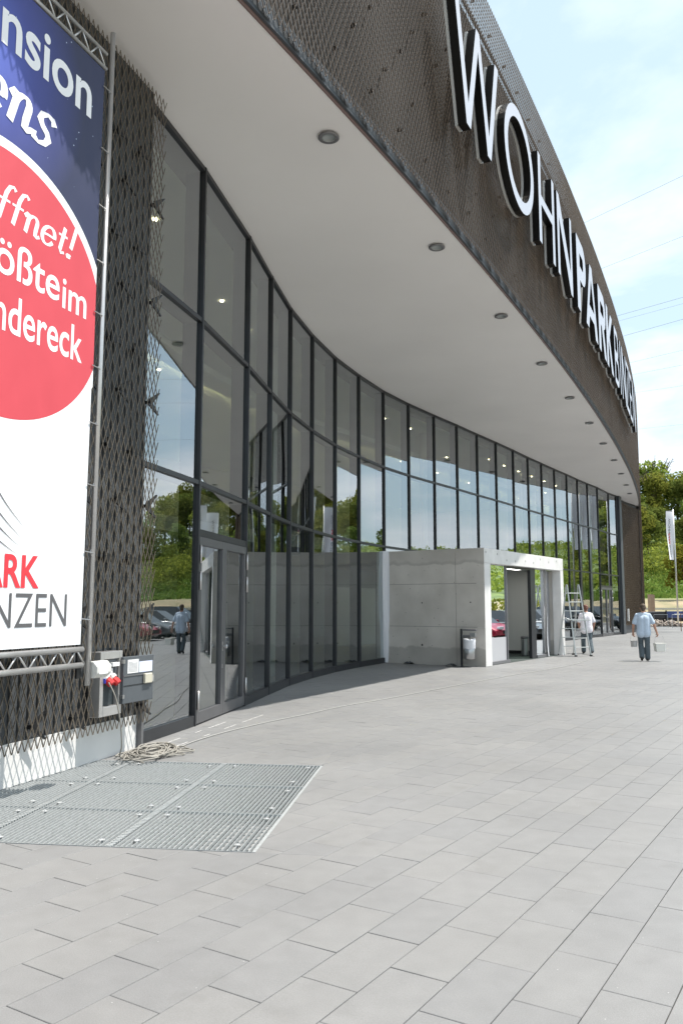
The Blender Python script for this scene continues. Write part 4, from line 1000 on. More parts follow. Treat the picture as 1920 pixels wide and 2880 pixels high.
wb('socket', (-1.055, .02, .85), (-1.035, .06, .90), M['blue'])

# ------------------------------------------------------------------ cables
cab = MB()
rr = random.Random(5)
CP0 = Vector((-2.2, 9.45, .016))
p3 = [Xw @ Vector((-1.03, .09, .86)) + Vector((*W0, 0)), Xw @ Vector((-1.0, .16, .7)) + Vector((*W0, 0)), Xw @ Vector((-.96, .2, .45)) + Vector((*W0, 0)), Xw @ Vector((-.92, .2, .2)) + Vector((*W0, 0)), Vector((-2.42, 9.2, .03)), Vector((-2.3, 9.15, .012)), Vector((-2.1, 8.95, .012))]
def smooth_pts(P_, n=6):
    o = []
    for i in range(len(P_) - 1):
        p0 = P_[max(i - 1, 0)]; p1 = P_[i]; p2 = P_[i + 1]; p3_ = P_[min(i + 2, len(P_) - 1)]
        for k in range(n):
            u = k / n; o.append(0.5 * ((2 * p1) + (-p0 + p2) * u + (2 * p0 - 5 * p1 + 4 * p2 - p3_) * u * u + (-p0 + 3 * p1 - 3 * p2 + p3_) * u ** 3))
    o.append(P_[-1]); return o
drop = MB(); drop.tube(smooth_pts(p3), .0075, 7)
tag(build('power_cable', drop, M['cable'], smooth=True), 'thin grey cable hanging from the open power box down to the ground', 'cable')
coil = MB(); pts = []
for k in range(270):
    a_ = k * .36; lp = k // 17
    rx = .30 + .08 * sin(lp * 2.1) + .03 * rr.uniform(-1, 1); ry = .17 + .05 * cos(lp * 1.3)
    ox = .09 * sin(lp * 1.7); oy = .06 * cos(lp * 2.3)
    loc = Vector((rx * cos(a_) + ox, ry * sin(a_) + oy)); ca, sa = cos(.2 + lp * .12), sin(.2 + lp * .12)
    pts.append(Vector((-2.14 + loc.x * ca - loc.y * sa, 9.50 + (loc.x * sa + loc.y * ca) * 1.3, .014 + .005 * lp * .55 + .010 * rr.random())))
coil.tube(smooth_pts(pts, 2), .008, 6)
tag(build('cable_coil', coil, M['cable'], smooth=True), 'tangled heap of beige-grey cable lying by the grating', 'cable coil')
CL = [(-1.98,9.6),(-1.84,10.33),(-1.51,11.13),(-1.03,12.1),(-.55,12.91),(0,13.85),(.63,14.77),(1.2,15.64),(2.58,17.73),(4.25,20.26),(5.73,22.31),(6.9,24.2),(8.3,27.2),(8.3,28.6)]
lc = MB(); lc.tube(smooth_pts([Vector((x + .02 * sin(i * 2.1), y, .010)) for i, (x, y) in enumerate(CL)], 4), .0065, 6)
tag(build('extension_cable', lc, mat('pale_cable', (.33, .325, .31), .6), smooth=True), 'single pale cable running across the paving toward the ladder', 'cable')
ch = MB()
for (a, b_) in (((-2.2, 10.05), (-1.45, 12.95)), ((-2.0, 9.95), (-1.2, 12.9))):
    a = Vector((*a, .003)); b_ = Vector((*b_, .003)); n_ = Vector((-(b_ - a).y, (b_ - a).x, 0)).normalized() * .007
    for k in range(14):
        if rr.random() < .25: continue
        p, q_ = a.lerp(b_, k / 14), a.lerp(b_, (k + .9) / 14); ch.add([p + n_, q_ + n_, q_ - n_, p - n_], [(0, 1, 2, 3)])
build('chalk_line', ch, mat('chalk', (.62, .61, .6), .9), bed)

# ------------------------------------------------------------------ bins
def wp(x, y, z=0): return Matrix.Translation((3.97, 22.83, 0)) @ Rp @ Vector((x, y, z))
wbn = thing('litter_bin', 'steel litter bin on a post with a clear liner beside the concrete wall', 'litter bin', wp(-.32, -.42))
def rb2(name, a, b, m, par, bev=.004): mb = MB(); mb.box(a, b, X=Rp); mb.f = [tuple(reversed(f)) for f in mb.f]; o = build(name, mb, m, par); bevel(o, bev, 1); return o
rb2('post', (-.03, -.18, 0), (.03, -.13, 1.04), M['alu'], wbn); rb2('hood', (-.04, -.13, .99), (.03, .30, 1.03), M['alu_lt'], wbn); rb2('ashtray', (-.05, .12, .83), (.09, .28, .93), M['steel'], wbn)
rb2('bracket', (-.04, -.13, .80), (.04, .10, .87), M['alu_lt'], wbn)
mb = MB(); mb.lathe([(0, .22), (.14, .22), (.155, .24), (.16, .74), (.15, .74)], 24); 
o_ = build('bucket', mb, M['steel'], wbn, smooth=True); o_.location = Rp @ Vector((0, .08, 0))
mb = MB(); mb.lathe([(.165, .50), (.175, .60), (.168, .70), (.175, .76), (.14, .765)], 18)
for i, v in enumerate(mb.v): mb.v[i] = (v[0] * (1 + .05 * sin(i * 2.3)), v[1] * (1 + .05 * cos(i * 1.7)), v[2] + .02 * sin(i * 1.3))
o_ = build('liner', mb, M['plastic_w'], wbn, smooth=True); o_.location = Rp @ Vector((0, .08, 0))
ib = thing('pedal_bin', 'slim cylindrical steel bin inside the open porch doorway', 'bin', (6.0, 28.05, .012))
ib.location = wp(5.2, -.87, .013); ib.scale = (.62, .62, .66)
mb = MB(); mb.lathe([(0, 0), (.20, 0), (.20, .03)], 28); build('base', mb, M['black'], ib)
mb = MB(); mb.lathe([(.19, .03), (.19, .86)], 28); build('body', mb, M['steel'], ib, smooth=True)
mb = MB(); mb.lathe([(.19, .86), (.20, .865), (.20, .97), (.17, .985), (0, .985)], 28); build('lid', mb, M['alu_lt'], ib, smooth=True)

# scraps of foil at the foot of the porch wall
for (x, y, lab) in ((-.25, -.95, 'scrap of dark foil lying under the litter bin by the porch'), (-.1, -2.35, 'small dark scrap on the paving along the concrete wall')):
    mb = MB(); rn = random.Random(int(abs(y) * 10)); n = 6; vs = []
    for j in range(n):
        for i in range(n): vs.append((i * .06 - .15 + rn.uniform(-.02, .02), j * .05 - .12 + rn.uniform(-.02, .02), .012 + rn.random() * .07 * (1 if 0 < i < n - 1 else .2)))
    mb.add(vs, [(j * n + i, j * n + i + 1, (j + 1) * n + i + 1, (j + 1) * n + i) for j in range(n - 1) for i in range(n - 1)])
    o_ = build('foil_scrap', mb, M['gutter']); o_.location = wp(x, y); tag(o_, lab, 'scrap')

# ------------------------------------------------------------------ ladder
ld = thing('step_ladder', 'tall aluminium double-sided ladder standing by the right corner of the porch', 'ladder', (7.85, 27.95, 0), atan2(.35, .94))
M['ladder'] = mat('ladder_aluminium', (.44, .46, .45), .4, .6)
hl = 2.33; hw0, hw1 = .38, .20
LA = Vector((1, 0)); 
def lside(sy, hh):
    par = []
    for sx in (-1, 1):
        mb = MB(); mb.tube([(sx * .30, sy * .48, 0), (sx * .235, sy * .03, hh)], .026, 6); build('stile', mb, M['ladder'], ld)
        mb = MB(); mb.box((sx * .30 - .035, sy * .48 - .035, 0), (sx * .30 + .035, sy * .48 + .035, .05)); build('foot', mb, M['black'], ld)
    for k in range(7):
        z = .30 + k * .30; f = z / hh; x = .30 + (.235 - .30) * f; y = sy * (.48 + (.03 - .48) * f)
        mb = MB(); mb.tube([(-x - .02, y, z), (x + .02, y, z)], .016, 6); build('rung', mb, M['ladder'], ld)
lside(-1, hl); lside(1, hl)
for sx in (-1, 1):
    mb = MB(); mb.tube([(sx * .235, -.03, hl), (sx * .232, -.02, hl + .05), (sx * .232, .02, hl + .05), (sx * .235, .03, hl)], .024, 6); build('hinge', mb, M['ladder'], ld)
mb = MB(); mb.box((-.36, -.44, 1.18), (.36, -.14, 1.21)); build('tray', mb, M['ladder'], ld)

# ------------------------------------------------------------------ people
def capsule_cloud(segs):
    mb = MB()
    for (a, b, r0, r1, *ex) in segs:
        a = Vector(a); b = Vector(b); d = b - a; n = 14; k = 8
        fl = ex[0] if ex else 1.0                     # flatten factor along body depth (y)
        up = d.normalized() if d.length > 1e-5 else Vector((0, 0, 1))
        q = up.to_track_quat('Z', 'Y').to_matrix()
        prof = [(r0 * cos(t), -r0 * sin(t)) for t in [pi / 2 - i * pi / 2 / 4 for i in range(5)]]
        prof = [(max(p[0], .0008), p[1]) for p in prof]
        prof2 = [(max(r1 * cos(t), .0008), d.length + r1 * sin(t)) for t in [i * pi / 2 / 4 for i in range(5)]]
        pr = prof + prof2; vs = []
        for (r, z) in pr:
            for i in range(n):
                v = q @ Vector((r * cos(2 * pi * i / n), r * sin(2 * pi * i / n), z)); vs.append((a.x + v.x, a.y + v.y * 1.0, a.z + v.z))
        if fl != 1.0:
            c = (a + b) / 2; vs = [(x, c.y + (y - c.y) * fl, z) for x, y, z in vs]
        m_ = len(pr); fs = [(i * n + j, i * n + (j + 1) % n, (i + 1) * n + (j + 1) % n, (i + 1) * n + j) for i in range(m_ - 1) for j in range(n)]
        fs += [tuple(reversed(range(n))), tuple((m_ - 1) * n + j for j in range(n))]
        mb.add(vs, fs)
    return mb
def fuse(name, segs, m, parent, voxel=.012, smooth=2):
    mb = capsule_cloud(segs); me = mb.mesh(name, m); o = bpy.data.objects.new(name, me); COL.objects.link(o)
    r = o.modifiers.new('r', 'REMESH'); r.mode = 'VOXEL'; r.voxel_size = voxel
    if smooth: s_ = o.modifiers.new('s', 'SMOOTH'); s_.iterations = smooth; s_.factor = .5
    dg = bpy.context.evaluated_depsgraph_get(); dg.update(); me2 = bpy.data.meshes.new_from_object(o.evaluated_get(dg))
    o.modifiers.clear(); o.data = me2; me2.polygons.foreach_set('use_smooth', [True] * len(me2.polygons))
    if parent is not None: o.parent = parent
    return o
def hand(wrist, dirn, side, curl=1.0):
    """hand hanging along dirn, fingers curled toward -side; returns capsules"""
    w = Vector(wrist); d = Vector(dirn).normalized(); s_ = Vector((0, 1, 0)); s_ = (s_ - d * s_.dot(d)).normalized(); n = d.cross(s_) * side
    out = [(w, w + d * .08, .026, .033), (w + d * .03 + s_ * .014, w + d * .085 + s_ * .026, .022, .022), (w + d * .03 - s_ * .014, w + d * .085 - s_ * .026, .022, .020)]
    for k, (o, l) in enumerate(((.030, .036), (.010, .041), (-.010, .038), (-.029, .030))):
        b0 = w + d * .095 + s_ * o; b1 = b0 + (d * .8 + n * .6 * curl).normalized() * l; b2 = b1 + (d * .05 + n * 1.0 * curl).normalized() * l * .75; b3 = b2 + (-d * .75 + n * .5 * curl).normalized() * l * .55
        out += [(b0, b1, .0105, .0098), (b1, b2, .0098, .009), (b2, b3, .009, .0082)]
    t0 = w + d * .03 + s_ * .03; t1 = t0 + (d * .6 + s_ * .5 + n * .5).normalized() * .045; t2 = t1 + (d * .5 + n * .8 - s_ * .3).normalized() * .035
    out += [(t0, t1, .014, .0125), (t1, t2, .0125, .0105)]
    return out
def person(name, label, loc, rz, J, shirt, hair, scale=1.0):
    root = thing(name, label, 'person', loc, rz); root.scale = (scale,) * 3
    V = Vector; hd = V(J['head']); nk = V(J['neck'])
    body = [(hd + V((0, .0, -.045)), hd + V((0, -.005, .05)), .070, .082), (hd + V((0, .03, -.055)), hd + V((0, .045, -.075)), .055, .038),
            (hd + V((0, .06, -.04)), hd + V((0, .092, -.035)), .03, .02), (hd + V((0, .092, -.0)), hd + V((0, .108, -.022)), .010, .014),
            (hd + V((.078, -.005, -.02)), hd + V((.084, -.012, .015)), .012, .015), (hd + V((-.078, -.005, -.02)), hd + V((-.084, -.012, .015)), .012, .015),
            (nk, hd + V((0, 0, -.06)), .062, .056), (V(J['pelvis']), nk + V((0, 0, -.12)), .12, .10),
            (V(J['lsh']), V(J['rsh']), .06, .06)]
    for s_, sd in (('l', -1), ('r', 1)):
        sh, el, wr = V(J[s_ + 'sh']), V(J[s_ + 'el']), V(J[s_ + 'wr'])
        body += [(sh, el, .055, .043), (el, wr, .043, .030)] + hand(wr, wr - el, -sd * 1.0)
        hp, kn, an, to = V(J[s_ + 'hp']), V(J[s_ + 'kn']), V(J[s_ + 'an']), V(J[s_ + 'to'])
        body += [(hp, kn, .08, .055), (kn, an, .055, .038), (an, to, .035, .03)]
    bo = fuse('body', body, M['skin'], root, .0085, 1)
    pv = V(J['pelvis'])
    sh_ = [(V(J['lsh']) + V((.02, 0, -.02)), V(J['rsh']) + V((-.02, 0, -.02)), .072, .072), (nk + V((0, 0, -.10)), nk + V((0, 0, -.03)), .10, .075), (nk + V((0, 0, -.035)), V(J['lsh']) + V((.02, 0, .01)), .075, .062), (nk + V((0, 0, -.035)), V(J['rsh']) + V((-.02, 0, .01)), .075, .062), (V(J['lsh']) + V((.06, 0, -.03)), pv + V((-.09, 0, .05)), .09, .10), (V(J['rsh']) + V((-.06, 0, -.03)), pv + V((.09, 0, .05)), .09, .10),
           (nk + V((-.06, 0, -.18)), pv + V((-.055, -.0, -.02)), .145, .150), (nk + V((.06, 0, -.18)), pv + V((.055, -.0, -.02)), .145, .150),
           (nk + V((0, .02, -.2)), pv + V((0, .04, .05)), .14, .15), (pv + V((-.07, 0, .0)), pv + V((-.075, -.01, -.09)), .145, .142), (pv + V((.07, 0, .0)), pv + V((.075, -.01, -.09)), .145, .142)]
    for s_ in 'lr':
        sh, el = V(J[s_ + 'sh']), V(J[s_ + 'el']); sh_ += [(sh, sh.lerp(el, .80), .066, .068)]
    fuse('shirt', sh_, shirt, root, .011, 5)
    tr_ = [(pv + V((-.06, 0, .02)), pv + V((.06, 0, .02)), .125, .125)]
    for s_ in 'lr':
        hp, kn, an = V(J[s_ + 'hp']), V(J[s_ + 'kn']), V(J[s_ + 'an']); mid = kn.lerp(an, .5)
        tr_ += [(hp, kn, .100, .078), (kn, mid, .082, .080), (mid, an.lerp(kn, .04), .080, .080), (hp + V((0, -.03, .02)), hp + V((0, -.03, -.08)), .092, .088)]
    fuse('trousers', tr_, M['jeans'], root, .011, 2)
    for s_ in 'lr':
        an, to = V(J[s_ + 'an']), V(J[s_ + 'to']); hl_ = an + (an - to).normalized() * .05 + V((0, 0, -.035))
        fuse('shoe', [(hl_, to, .042, .038), (an, hl_ + V((0, .02, .0)), .045, .045), (an.lerp(to, .4), to, .045, .04)], M['shoe'], root, .010, 1)
    hs = [(hd + V((0, -.02, .035)), hd + V((0, -.025, .06)), .092, .082), (hd + V((0, -.045, -.0)), hd + V((0, -.05, -.05)), .072, .05), (hd + V((-.03, .02, .085)), hd + V((.03, .02, .085)), .045, .045), (hd + V((-.05, -.01, .03)), hd + V((.05, -.01, .03)), .045, .045)]
    fuse('hair', hs, hair, root, .009, 1)
    return root
# local axes: +y = walking direction, x right
J1 = dict(head=(0.01, .04, 1.60), neck=(0, 0, 1.45), pelvis=(0, 0, .93), lsh=(-.175, 0, 1.385), rsh=(.175, 0, 1.385),
          lel=(-.285, -.03, 1.10), lwr=(-.30, .05, .86), rel=(.30, -.02, 1.11), rwr=(.375, .03, .87),
          lhp=(-.09, 0, .90), rhp=(.09, 0, .90), lkn=(-.085, .12, .50), rkn=(.095, .02, .48), lan=(-.075, -.06, .12), ran=(.09, .05, .08), lto=(-.075, .08, .045), rto=(.10, .21, .04))
az1 = atan2(9.3, 25.2)
person('person', 'man in a light blue shirt walking away with a bucket in each hand', (9.22, 25.25, 0), -az1 + .05, J1, M['shirt_b'], M['hair'], 1.0)
J2 = dict(head=(0, .07, 1.58), neck=(0, .02, 1.43), pelvis=(0, -.02, .92), lsh=(-.17, .02, 1.365), rsh=(.17, .02, 1.365),
          lel=(-.26, .02, 1.08), lwr=(-.22, .22, .93), rel=(.27, .0, 1.08), rwr=(.25, .16, .86),
          lhp=(-.09, -.02, .89), rhp=(.09, -.02, .89), lkn=(-.10, .14, .48), rkn=(.10, -.06, .47), lan=(-.10, .12, .08), ran=(.12, -.27, .10), lto=(-.10, .27, .04), rto=(.12, -.13, .05))
person('person', 'man in a white t-shirt standing behind the aluminium ladder', (8.62, 29.1, 0), -.15, J2, M['shirt_w'], M['hair2'], 1.0)
# buckets
def bucket(loc, rx, rz, h, square, m, label):
    b = thing('bucket', label, 'bucket', loc)
    if not square:
        mb = MB(); mb.lathe([(0, 0), (rx * .82, 0), (rx, h), (rx * .94, h - .01), (rx * .78, .01), (0, .012)], 20); build('body', mb, m, b, smooth=False)
        mb = MB(); mb.tube([(rx * 1.02 * cos(a_), rx * 1.02 * sin(a_), h - .01) for a_ in [i * pi / 10 for i in range(21)]], .006, 6); build('rim', mb, m, b)
    else:
        mb = MB(); a, c = rx, rz
        bo_ = [(-a * .86, -c * .86, 0), (a * .86, -c * .86, 0), (a * .86, c * .86, 0), (-a * .86, c * .86, 0), (-a, -c, h), (a, -c, h), (a, c, h), (-a, c, h)]
        mb.add(bo_, [(3, 2, 1, 0), (0, 1, 5, 4), (1, 2, 6, 5), (2, 3, 7, 6), (3, 0, 4, 7)]); bevel(build('body', mb, m, b), .02, 3)
        mb = MB(); mb.tube([(-a, -c, h), (a, -c, h), (a, c, h), (-a, c, h), (-a, -c, h)], .009, 6); build('rim', mb, m, b)
    mb = MB(); mb.tube([(rx * cos(a_), 0, h - .01 + (.27 if not square else .30) * sin(a_)) for a_ in [i * pi / 12 for i in range(13)]], .003, 5); build('handle', mb, M['steel'], b)
    return b
bucket((8.96, 25.38, .42), .105, .10, .19, False, M['bucket2'], 'small round grey bucket in the walking man’s left hand'.replace('’', "'"))
bucket((9.64, 25.12, .29), .155, .115, .25, True, M['bucket'], "larger square white bucket in the walking man's right hand")

# ------------------------------------------------------------------ cars in the car park (seen in the glass)
def car(loc, rz, paint, label, suv=False, first=None):
    c = thing('parked_car', label, 'car', loc, rz, 'cars parked facing the glass front')
    Lh, Wh = 2.15, .88; hh = 1.68 if suv else 1.46; bh = .98 if suv else .88
    prof = [(-Lh, .35), (-Lh, bh * .8), (-Lh + .12, bh), (.9, bh + .02), (1.55, bh - .10), (Lh - .12, bh - .28), (Lh, .55), (Lh, .32), (1.72, .24), (-1.75, .24)]
    mb = MB(); n = len(prof); cols = [(-Wh, .93), (-Wh * .9, 1.0), (0, 1.02), (Wh * .9, 1.0), (Wh, .93)]
    vs = [(x * (1 if abs(y) < Wh else .975), y, .24 + (z - .24) * s_) for (y, s_) in cols for (x, z) in prof]
    fs = [(i * n + j, i * n + (j + 1) % n, (i + 1) * n + (j + 1) % n, (i + 1) * n + j) for i in range(4) for j in range(n)]
    fs += [tuple(reversed(range(n))), tuple(4 * n + j for j in range(n))]
    mb.add(vs, fs); b = build('body', mb, paint, c); bevel(b, .05, 3)
    gp_ = [(-1.75 if not suv else -2.0, bh - .02), (-1.35 if not suv else -1.85, hh - .05), (-.9, hh), (.15, hh - .01), (1.05, bh)]
    mb = MB(); n = len(gp_); vs = [(x, s_ * (.80 - (.17 * (z - bh) / (hh - bh))), z) for s_ in (-1, 1) for (x, z) in gp_]
    mb.add(vs, [(j, n + j, n + j + 1, j + 1) for j in range(n - 1)] + [tuple(range(n)), tuple(reversed(range(n, 2 * n)))]); build('windows', mb, MG['carglass'], c)
    mb = MB(); k = .985; zt = hh + .005
    mb.add([(-1.30 if not suv else -1.8, -.60, zt - .04), (-.9, -.61, zt + .01), (.12, -.61, zt), (.12, .61, zt), (-.9, .61, zt + .01), (-1.30 if not suv else -1.8, .60, zt - .04)], [(0, 1, 2, 3, 4, 5)]); build('roof', mb, paint, c)
    for s_ in (-1, 1):
        for x in (-1.3, 1.35):
            mb = MB(); mb.tube([(x, s_ * .70, .33), (x, s_ * .895, .33)], .33, 20); w_ = build('wheel', mb, M['black'], c)
            mb = MB(); mb.tube([(x, s_ * .89, .33), (x, s_ * .902, .33)], .20, 14); build('rim', mb, M['truss'], w_)
        mb = MB(); mb.box((1.98, s_ * .52 - .17, .60), (2.16, s_ * .52 + .17, .73)); bevel(build('headlight', mb, MG['lamp'], c), .03, 2)
        mb = MB(); mb.box((-2.17, s_ * .6 - .12, .68), (-2.05, s_ * .6 + .12, .86)); build('tail_light', mb, M['red'], c)
        mb = MB(); mb.box((.72, s_ * .95 - .08, bh + .02), (.84, s_ * .95 + .08, bh + .15)); bevel(build('mirror', mb, paint, c), .02, 2)
    mb = MB(); mb.box((2.10, -.42, .38), (2.165, .42, .55)); build('grille', mb, M['black'], c)
    return c
MG = {'carglass': mat('car_glass', (.02, .025, .03), .05, 0, spec=1.0), 'lamp': mat('headlight_glass', (.7, .72, .75), .1, spec=1)}
paints = {k: mat('car_paint_' + k, v, .22, .2, spec=.8) for k, v in dict(black=(.012, .013, .016), navy=(.02, .03, .07), red=(.36, .015, .04), silver=(.48, .49, .5), grey=(.13, .14, .15), white=(.72, .72, .72)).items()}
rzc = atan2(CPn[1], CPn[0]) + pi
cars = [(0, 'white', 0, 'white car parked at the near end of the row'), (1.2, 'navy', 0, 'dark blue car parked between the white one and the red one'), (2.4, 'red', 0, 'dark red car mirrored in the porch glass'),
        (3.5, 'grey', 0, 'mid grey car parked beside the red one'), (4.6, 'silver', 0, 'silver car mirrored beside the porch door'), (5.8, 'black', 1, 'tall black car mirrored in the near glass pane'), (7.0, 'black', 0, 'low black car mirrored behind the walking man'),
        (8.1, 'silver', 0, 'silver car parked between two dark ones'), (9.3, 'navy', 1, 'tall dark blue car mirrored in the far glass panes'), (10.4, 'grey', 0, 'low grey car mirrored by the far glass door'), (11.6, 'black', 1, 'tall black car at the far end of the row')]
for k, pc, suv, lab in cars:
    a = np.array([17.3, 26.6]) + CPd * (k * 2.6)
    car((a[0], a[1], -.03), rzc, paints[pc], lab, bool(suv))

# ------------------------------------------------------------------ flags
def flag(loc, rz, label, wave=1.0, wd=1.25, seed=0):
    f = thing('flagpole', label, 'flag', loc, 0, 'white flags along the plaza edge')
    mb = MB(); mb.tube([(0, 0, 0), (0, 0, 5), (0, 0, 10.05)], [.075, .065, .045], 14); build('pole', mb, M['truss'], f, smooth=True)
    mb = MB(); mb.lathe([(.16, 0), (.16, .02), (.08, .03), (.08, .12)], 16); build('base', mb, M['galv'], f)
    d = Vector((cos(rz), sin(rz), 0)); nn = Vector((-d.y, d.x, 0))
    mb = MB(); mb.tube([Vector((0, 0, 9.95)), d * wd + Vector((0, 0, 9.9))], .016, 6); build('arm', mb, M['steel'], f)
    def cp(u, z, o=0):   # u across, z height
        t = (9.88 - z) / 4.3; a = wave * (.10 * sin(u * 4.5 + t * 2.0 + seed) * (.25 + t) + .05 * sin(t * 6 + u * 3))
        return d * (.06 + u * (1 - .12 * t)) + nn * (a + o) + Vector((0, 0, z))
    nu, nv = 10, 26; mb = MB()
    mb.add([cp(wd * i / nu, 9.88 - 4.2 * j / nv) for j in range(nv + 1) for i in range(nu + 1)], [(j * (nu + 1) + i, j * (nu + 1) + i + 1, (j + 1) * (nu + 1) + i + 1, (j + 1) * (nu + 1) + i) for j in range(nv) for i in range(nu)])
    cl_ = build('cloth', mb, M['cloth_w'], f, smooth=True)
    for side in (1, -1):
        for body, m_, za, zb, of in (('WOHN', M['txt_grey'], 9.25, 8.0, -.002), ('PARK', M['txt_red'], 7.95, 6.98, .02), ('BINZEN', M['txt_grey'], 6.93, 5.95, -.002)):
            L_ = za - zb; X_, Z_, fs = text_mesh(body, 0, L_, 0, .20, offset=of)
            mb = MB(); u0 = wd * .55
            if side == 1: vs = [cp(u0 + .1 - z if False else u0 - .1 + z, za - x, side * .012) for x, z in zip(X_, Z_)]
            else: vs = [cp(u0 + .1 - z, za - x, side * .012) for x, z in zip(X_, Z_)]
            mb.add(vs, fs); build('lettering', mb, m_, cl_)
    return f
flag((28.9, 70.9, -.04), radians(200), 'white flag on a tall pole before the green slope, seen nearly edge-on', .9, .75, 2)
FL = [(28.6, 64.7, 175), (26.9, 59.5, 160), (24.6, 52.9, 150)]
for k, (x, y, a) in enumerate(FL):
    flag((x, y, -.04), radians(a), ['white flag mirrored in the pane above the near glass door', 'white flag mirrored beside the round interior column', 'white flag mirrored in the farthest glass panes'][k], 1.3, 1.25, k * 1.3)

# ------------------------------------------------------------------ building-site things at the far right
def at(px, py_h, r):      # helper: direction by horizontal tangent
    return (px * r, r)
tl = thing('flatbed_trailer', 'dark blue low trailer parked behind the steel barriers', 'trailer', (27.7, 74.0, -.04), radians(-4))
Mblue = mat('trailer_blue', (.035, .06, .19), .45, var=.15, vscale=2); Mdk = mat('trailer_dark', (.02, .022, .03), .6)
mb = MB(); mb.add([(-3.6, -1.1, .72), (1.0, -1.1, .62), (1.0, -1.1, 1.22), (-3.6, -1.1, 1.0), (-3.6, 1.1, .72), (1.0, 1.1, .62), (1.0, 1.1, 1.22), (-3.6, 1.1, 1.0)], [(0, 1, 2, 3), (7, 6, 5, 4), (0, 3, 7, 4), (1, 5, 6, 2), (3, 2, 6, 7), (0, 4, 5, 1)]); bevel(build('ramp_bed', mb, Mdk, tl), .03, 2)
for k in range(3):
    mb = MB(); mb.box((1.05 + k * 1.55, -1.14, .68), (2.52 + k * 1.55, -1.08, 1.24)); bevel(build('side_board', mb, Mblue, tl), .015, 2)
for x in (.98, 2.54, 4.12): mb = MB(); mb.box((x - .05 if x > 1 else x, -1.2, .3), (x + .09, -1.06, 1.42 if x == 2.54 else 1.32)); build('stake', mb, Mdk, tl)
mb = MB(); mb.box((-1.2, -.9, .35), (4.6, .9, .66)); build('chassis', mb, Mdk, tl)
for x in (-.6, .3, 1.2):
    mb = MB(); mb.tube([(x, -1.0, .38), (x, -.75, .38)], .38, 18); build('wheel', mb, M['black'], tl)
mb = MB(); mb.box((1.7, -1.3, .95), (2.2, -1.15, 1.02)); build('lamp_board', mb, M['paper'], tl)
mb = MB(); mb.tube([(2.9, -1.3, .95), (3.1, -1.35, .3), (3.15, -1.35, .0)], .07, 8); build('support_leg', mb, Mdk, tl)
tb = thing('timber_bundle', 'upright brown stack of boards standing behind the blue trailer', 'timber stack', (31.4, 83.5, -.04))
Mt = mat('weathered_board', (.28, .20, .15), .85, var=.15, vscale=4, attr=.12)
for k in range(4): mb = MB(); mb.box((-.27 + k * .135, -.25, 0), (-.142 + k * .135, .25, 2.88 - .05 * (k % 2))); build('board', mb, Mt, tb)
for (x, y, lab) in ((24.9, 64.4, 'grey steel hoop barrier in front of the rubble heap, left one'), (26.0, 63.6, 'grey steel hoop barrier in front of the rubble heap, right one')):
    bt = thing('hoop_barrier', lab, 'barrier', (x, y, 0), radians(3), 'steel hoop barriers')
    mb = MB(); mb.tube([(-.55, 0, 0), (-.55, 0, 1.0), (.55, 0, 1.0), (.55, 0, 0)], .022, 8); build('hoop', mb, M['galv'], bt)
    mb = MB(); mb.tube([(-.55, 0, .06), (.55, 0, .06)], .014, 6); build('foot_bar', mb, M['galv'], bt)
bt = thing('hoop_barrier', 'rusty steel hoop barrier cut by the right edge of the photo', 'barrier', (23.05, 54.8, 0), radians(3), 'steel hoop barriers')
mb = MB(); mb.tube([(-.55, 0, 0), (-.55, 0, 1.15), (.55, 0, 1.15), (.55, 0, 0)], .025, 8); build('hoop', mb, mat('rusty_steel', (.22, .11, .06), .8), bt)
rb = MB(); rn = random.Random(3)
for k in range(260):
    t_ = rn.uniform(-1, 1); x = 26.6 + t_ * 1.9; y = 68.3 + rn.gauss(0, .4); hmax = .62 * (1 - abs(t_) ** 1.5) * max(0, 1 - abs(y - 68.3) / 1.0); z = rn.random() * hmax
    s_ = rn.uniform(.05, .14); R_ = Euler((rn.random() * 6, rn.random() * 6, rn.random() * 6)).to_matrix().to_4x4()
    rb.box((-s_, -s_ * .7, -s_ * .6), (s_, s_ * .7, s_ * .6), X=Matrix.Translation((x, y, z + .02)) @ R_)
ro = build('rubble', rb, mat('rubble_stone', (.38, .33, .29), .9, island=.25), kind='stuff')
kb_ = MB(); 
for k in range(30):
    a0 = 12 + k * 1.2; p = gp(96.5, a0); q_ = gp(96.5, a0 + 1.18); X = frame_matrix((p[0], p[1], float(hill_h(96.5, a0)) + .02), (q_[0] - p[0], q_[1] - p[1])); kb_.box((0, -.1, -.2), (2.0, .1, .16), X=X)
tag(build('guard_kerb', kb_, mat('kerb_concrete', (.5, .49, .45), .8)), 'pale concrete kerb running along the foot of the slope', 'kerb')

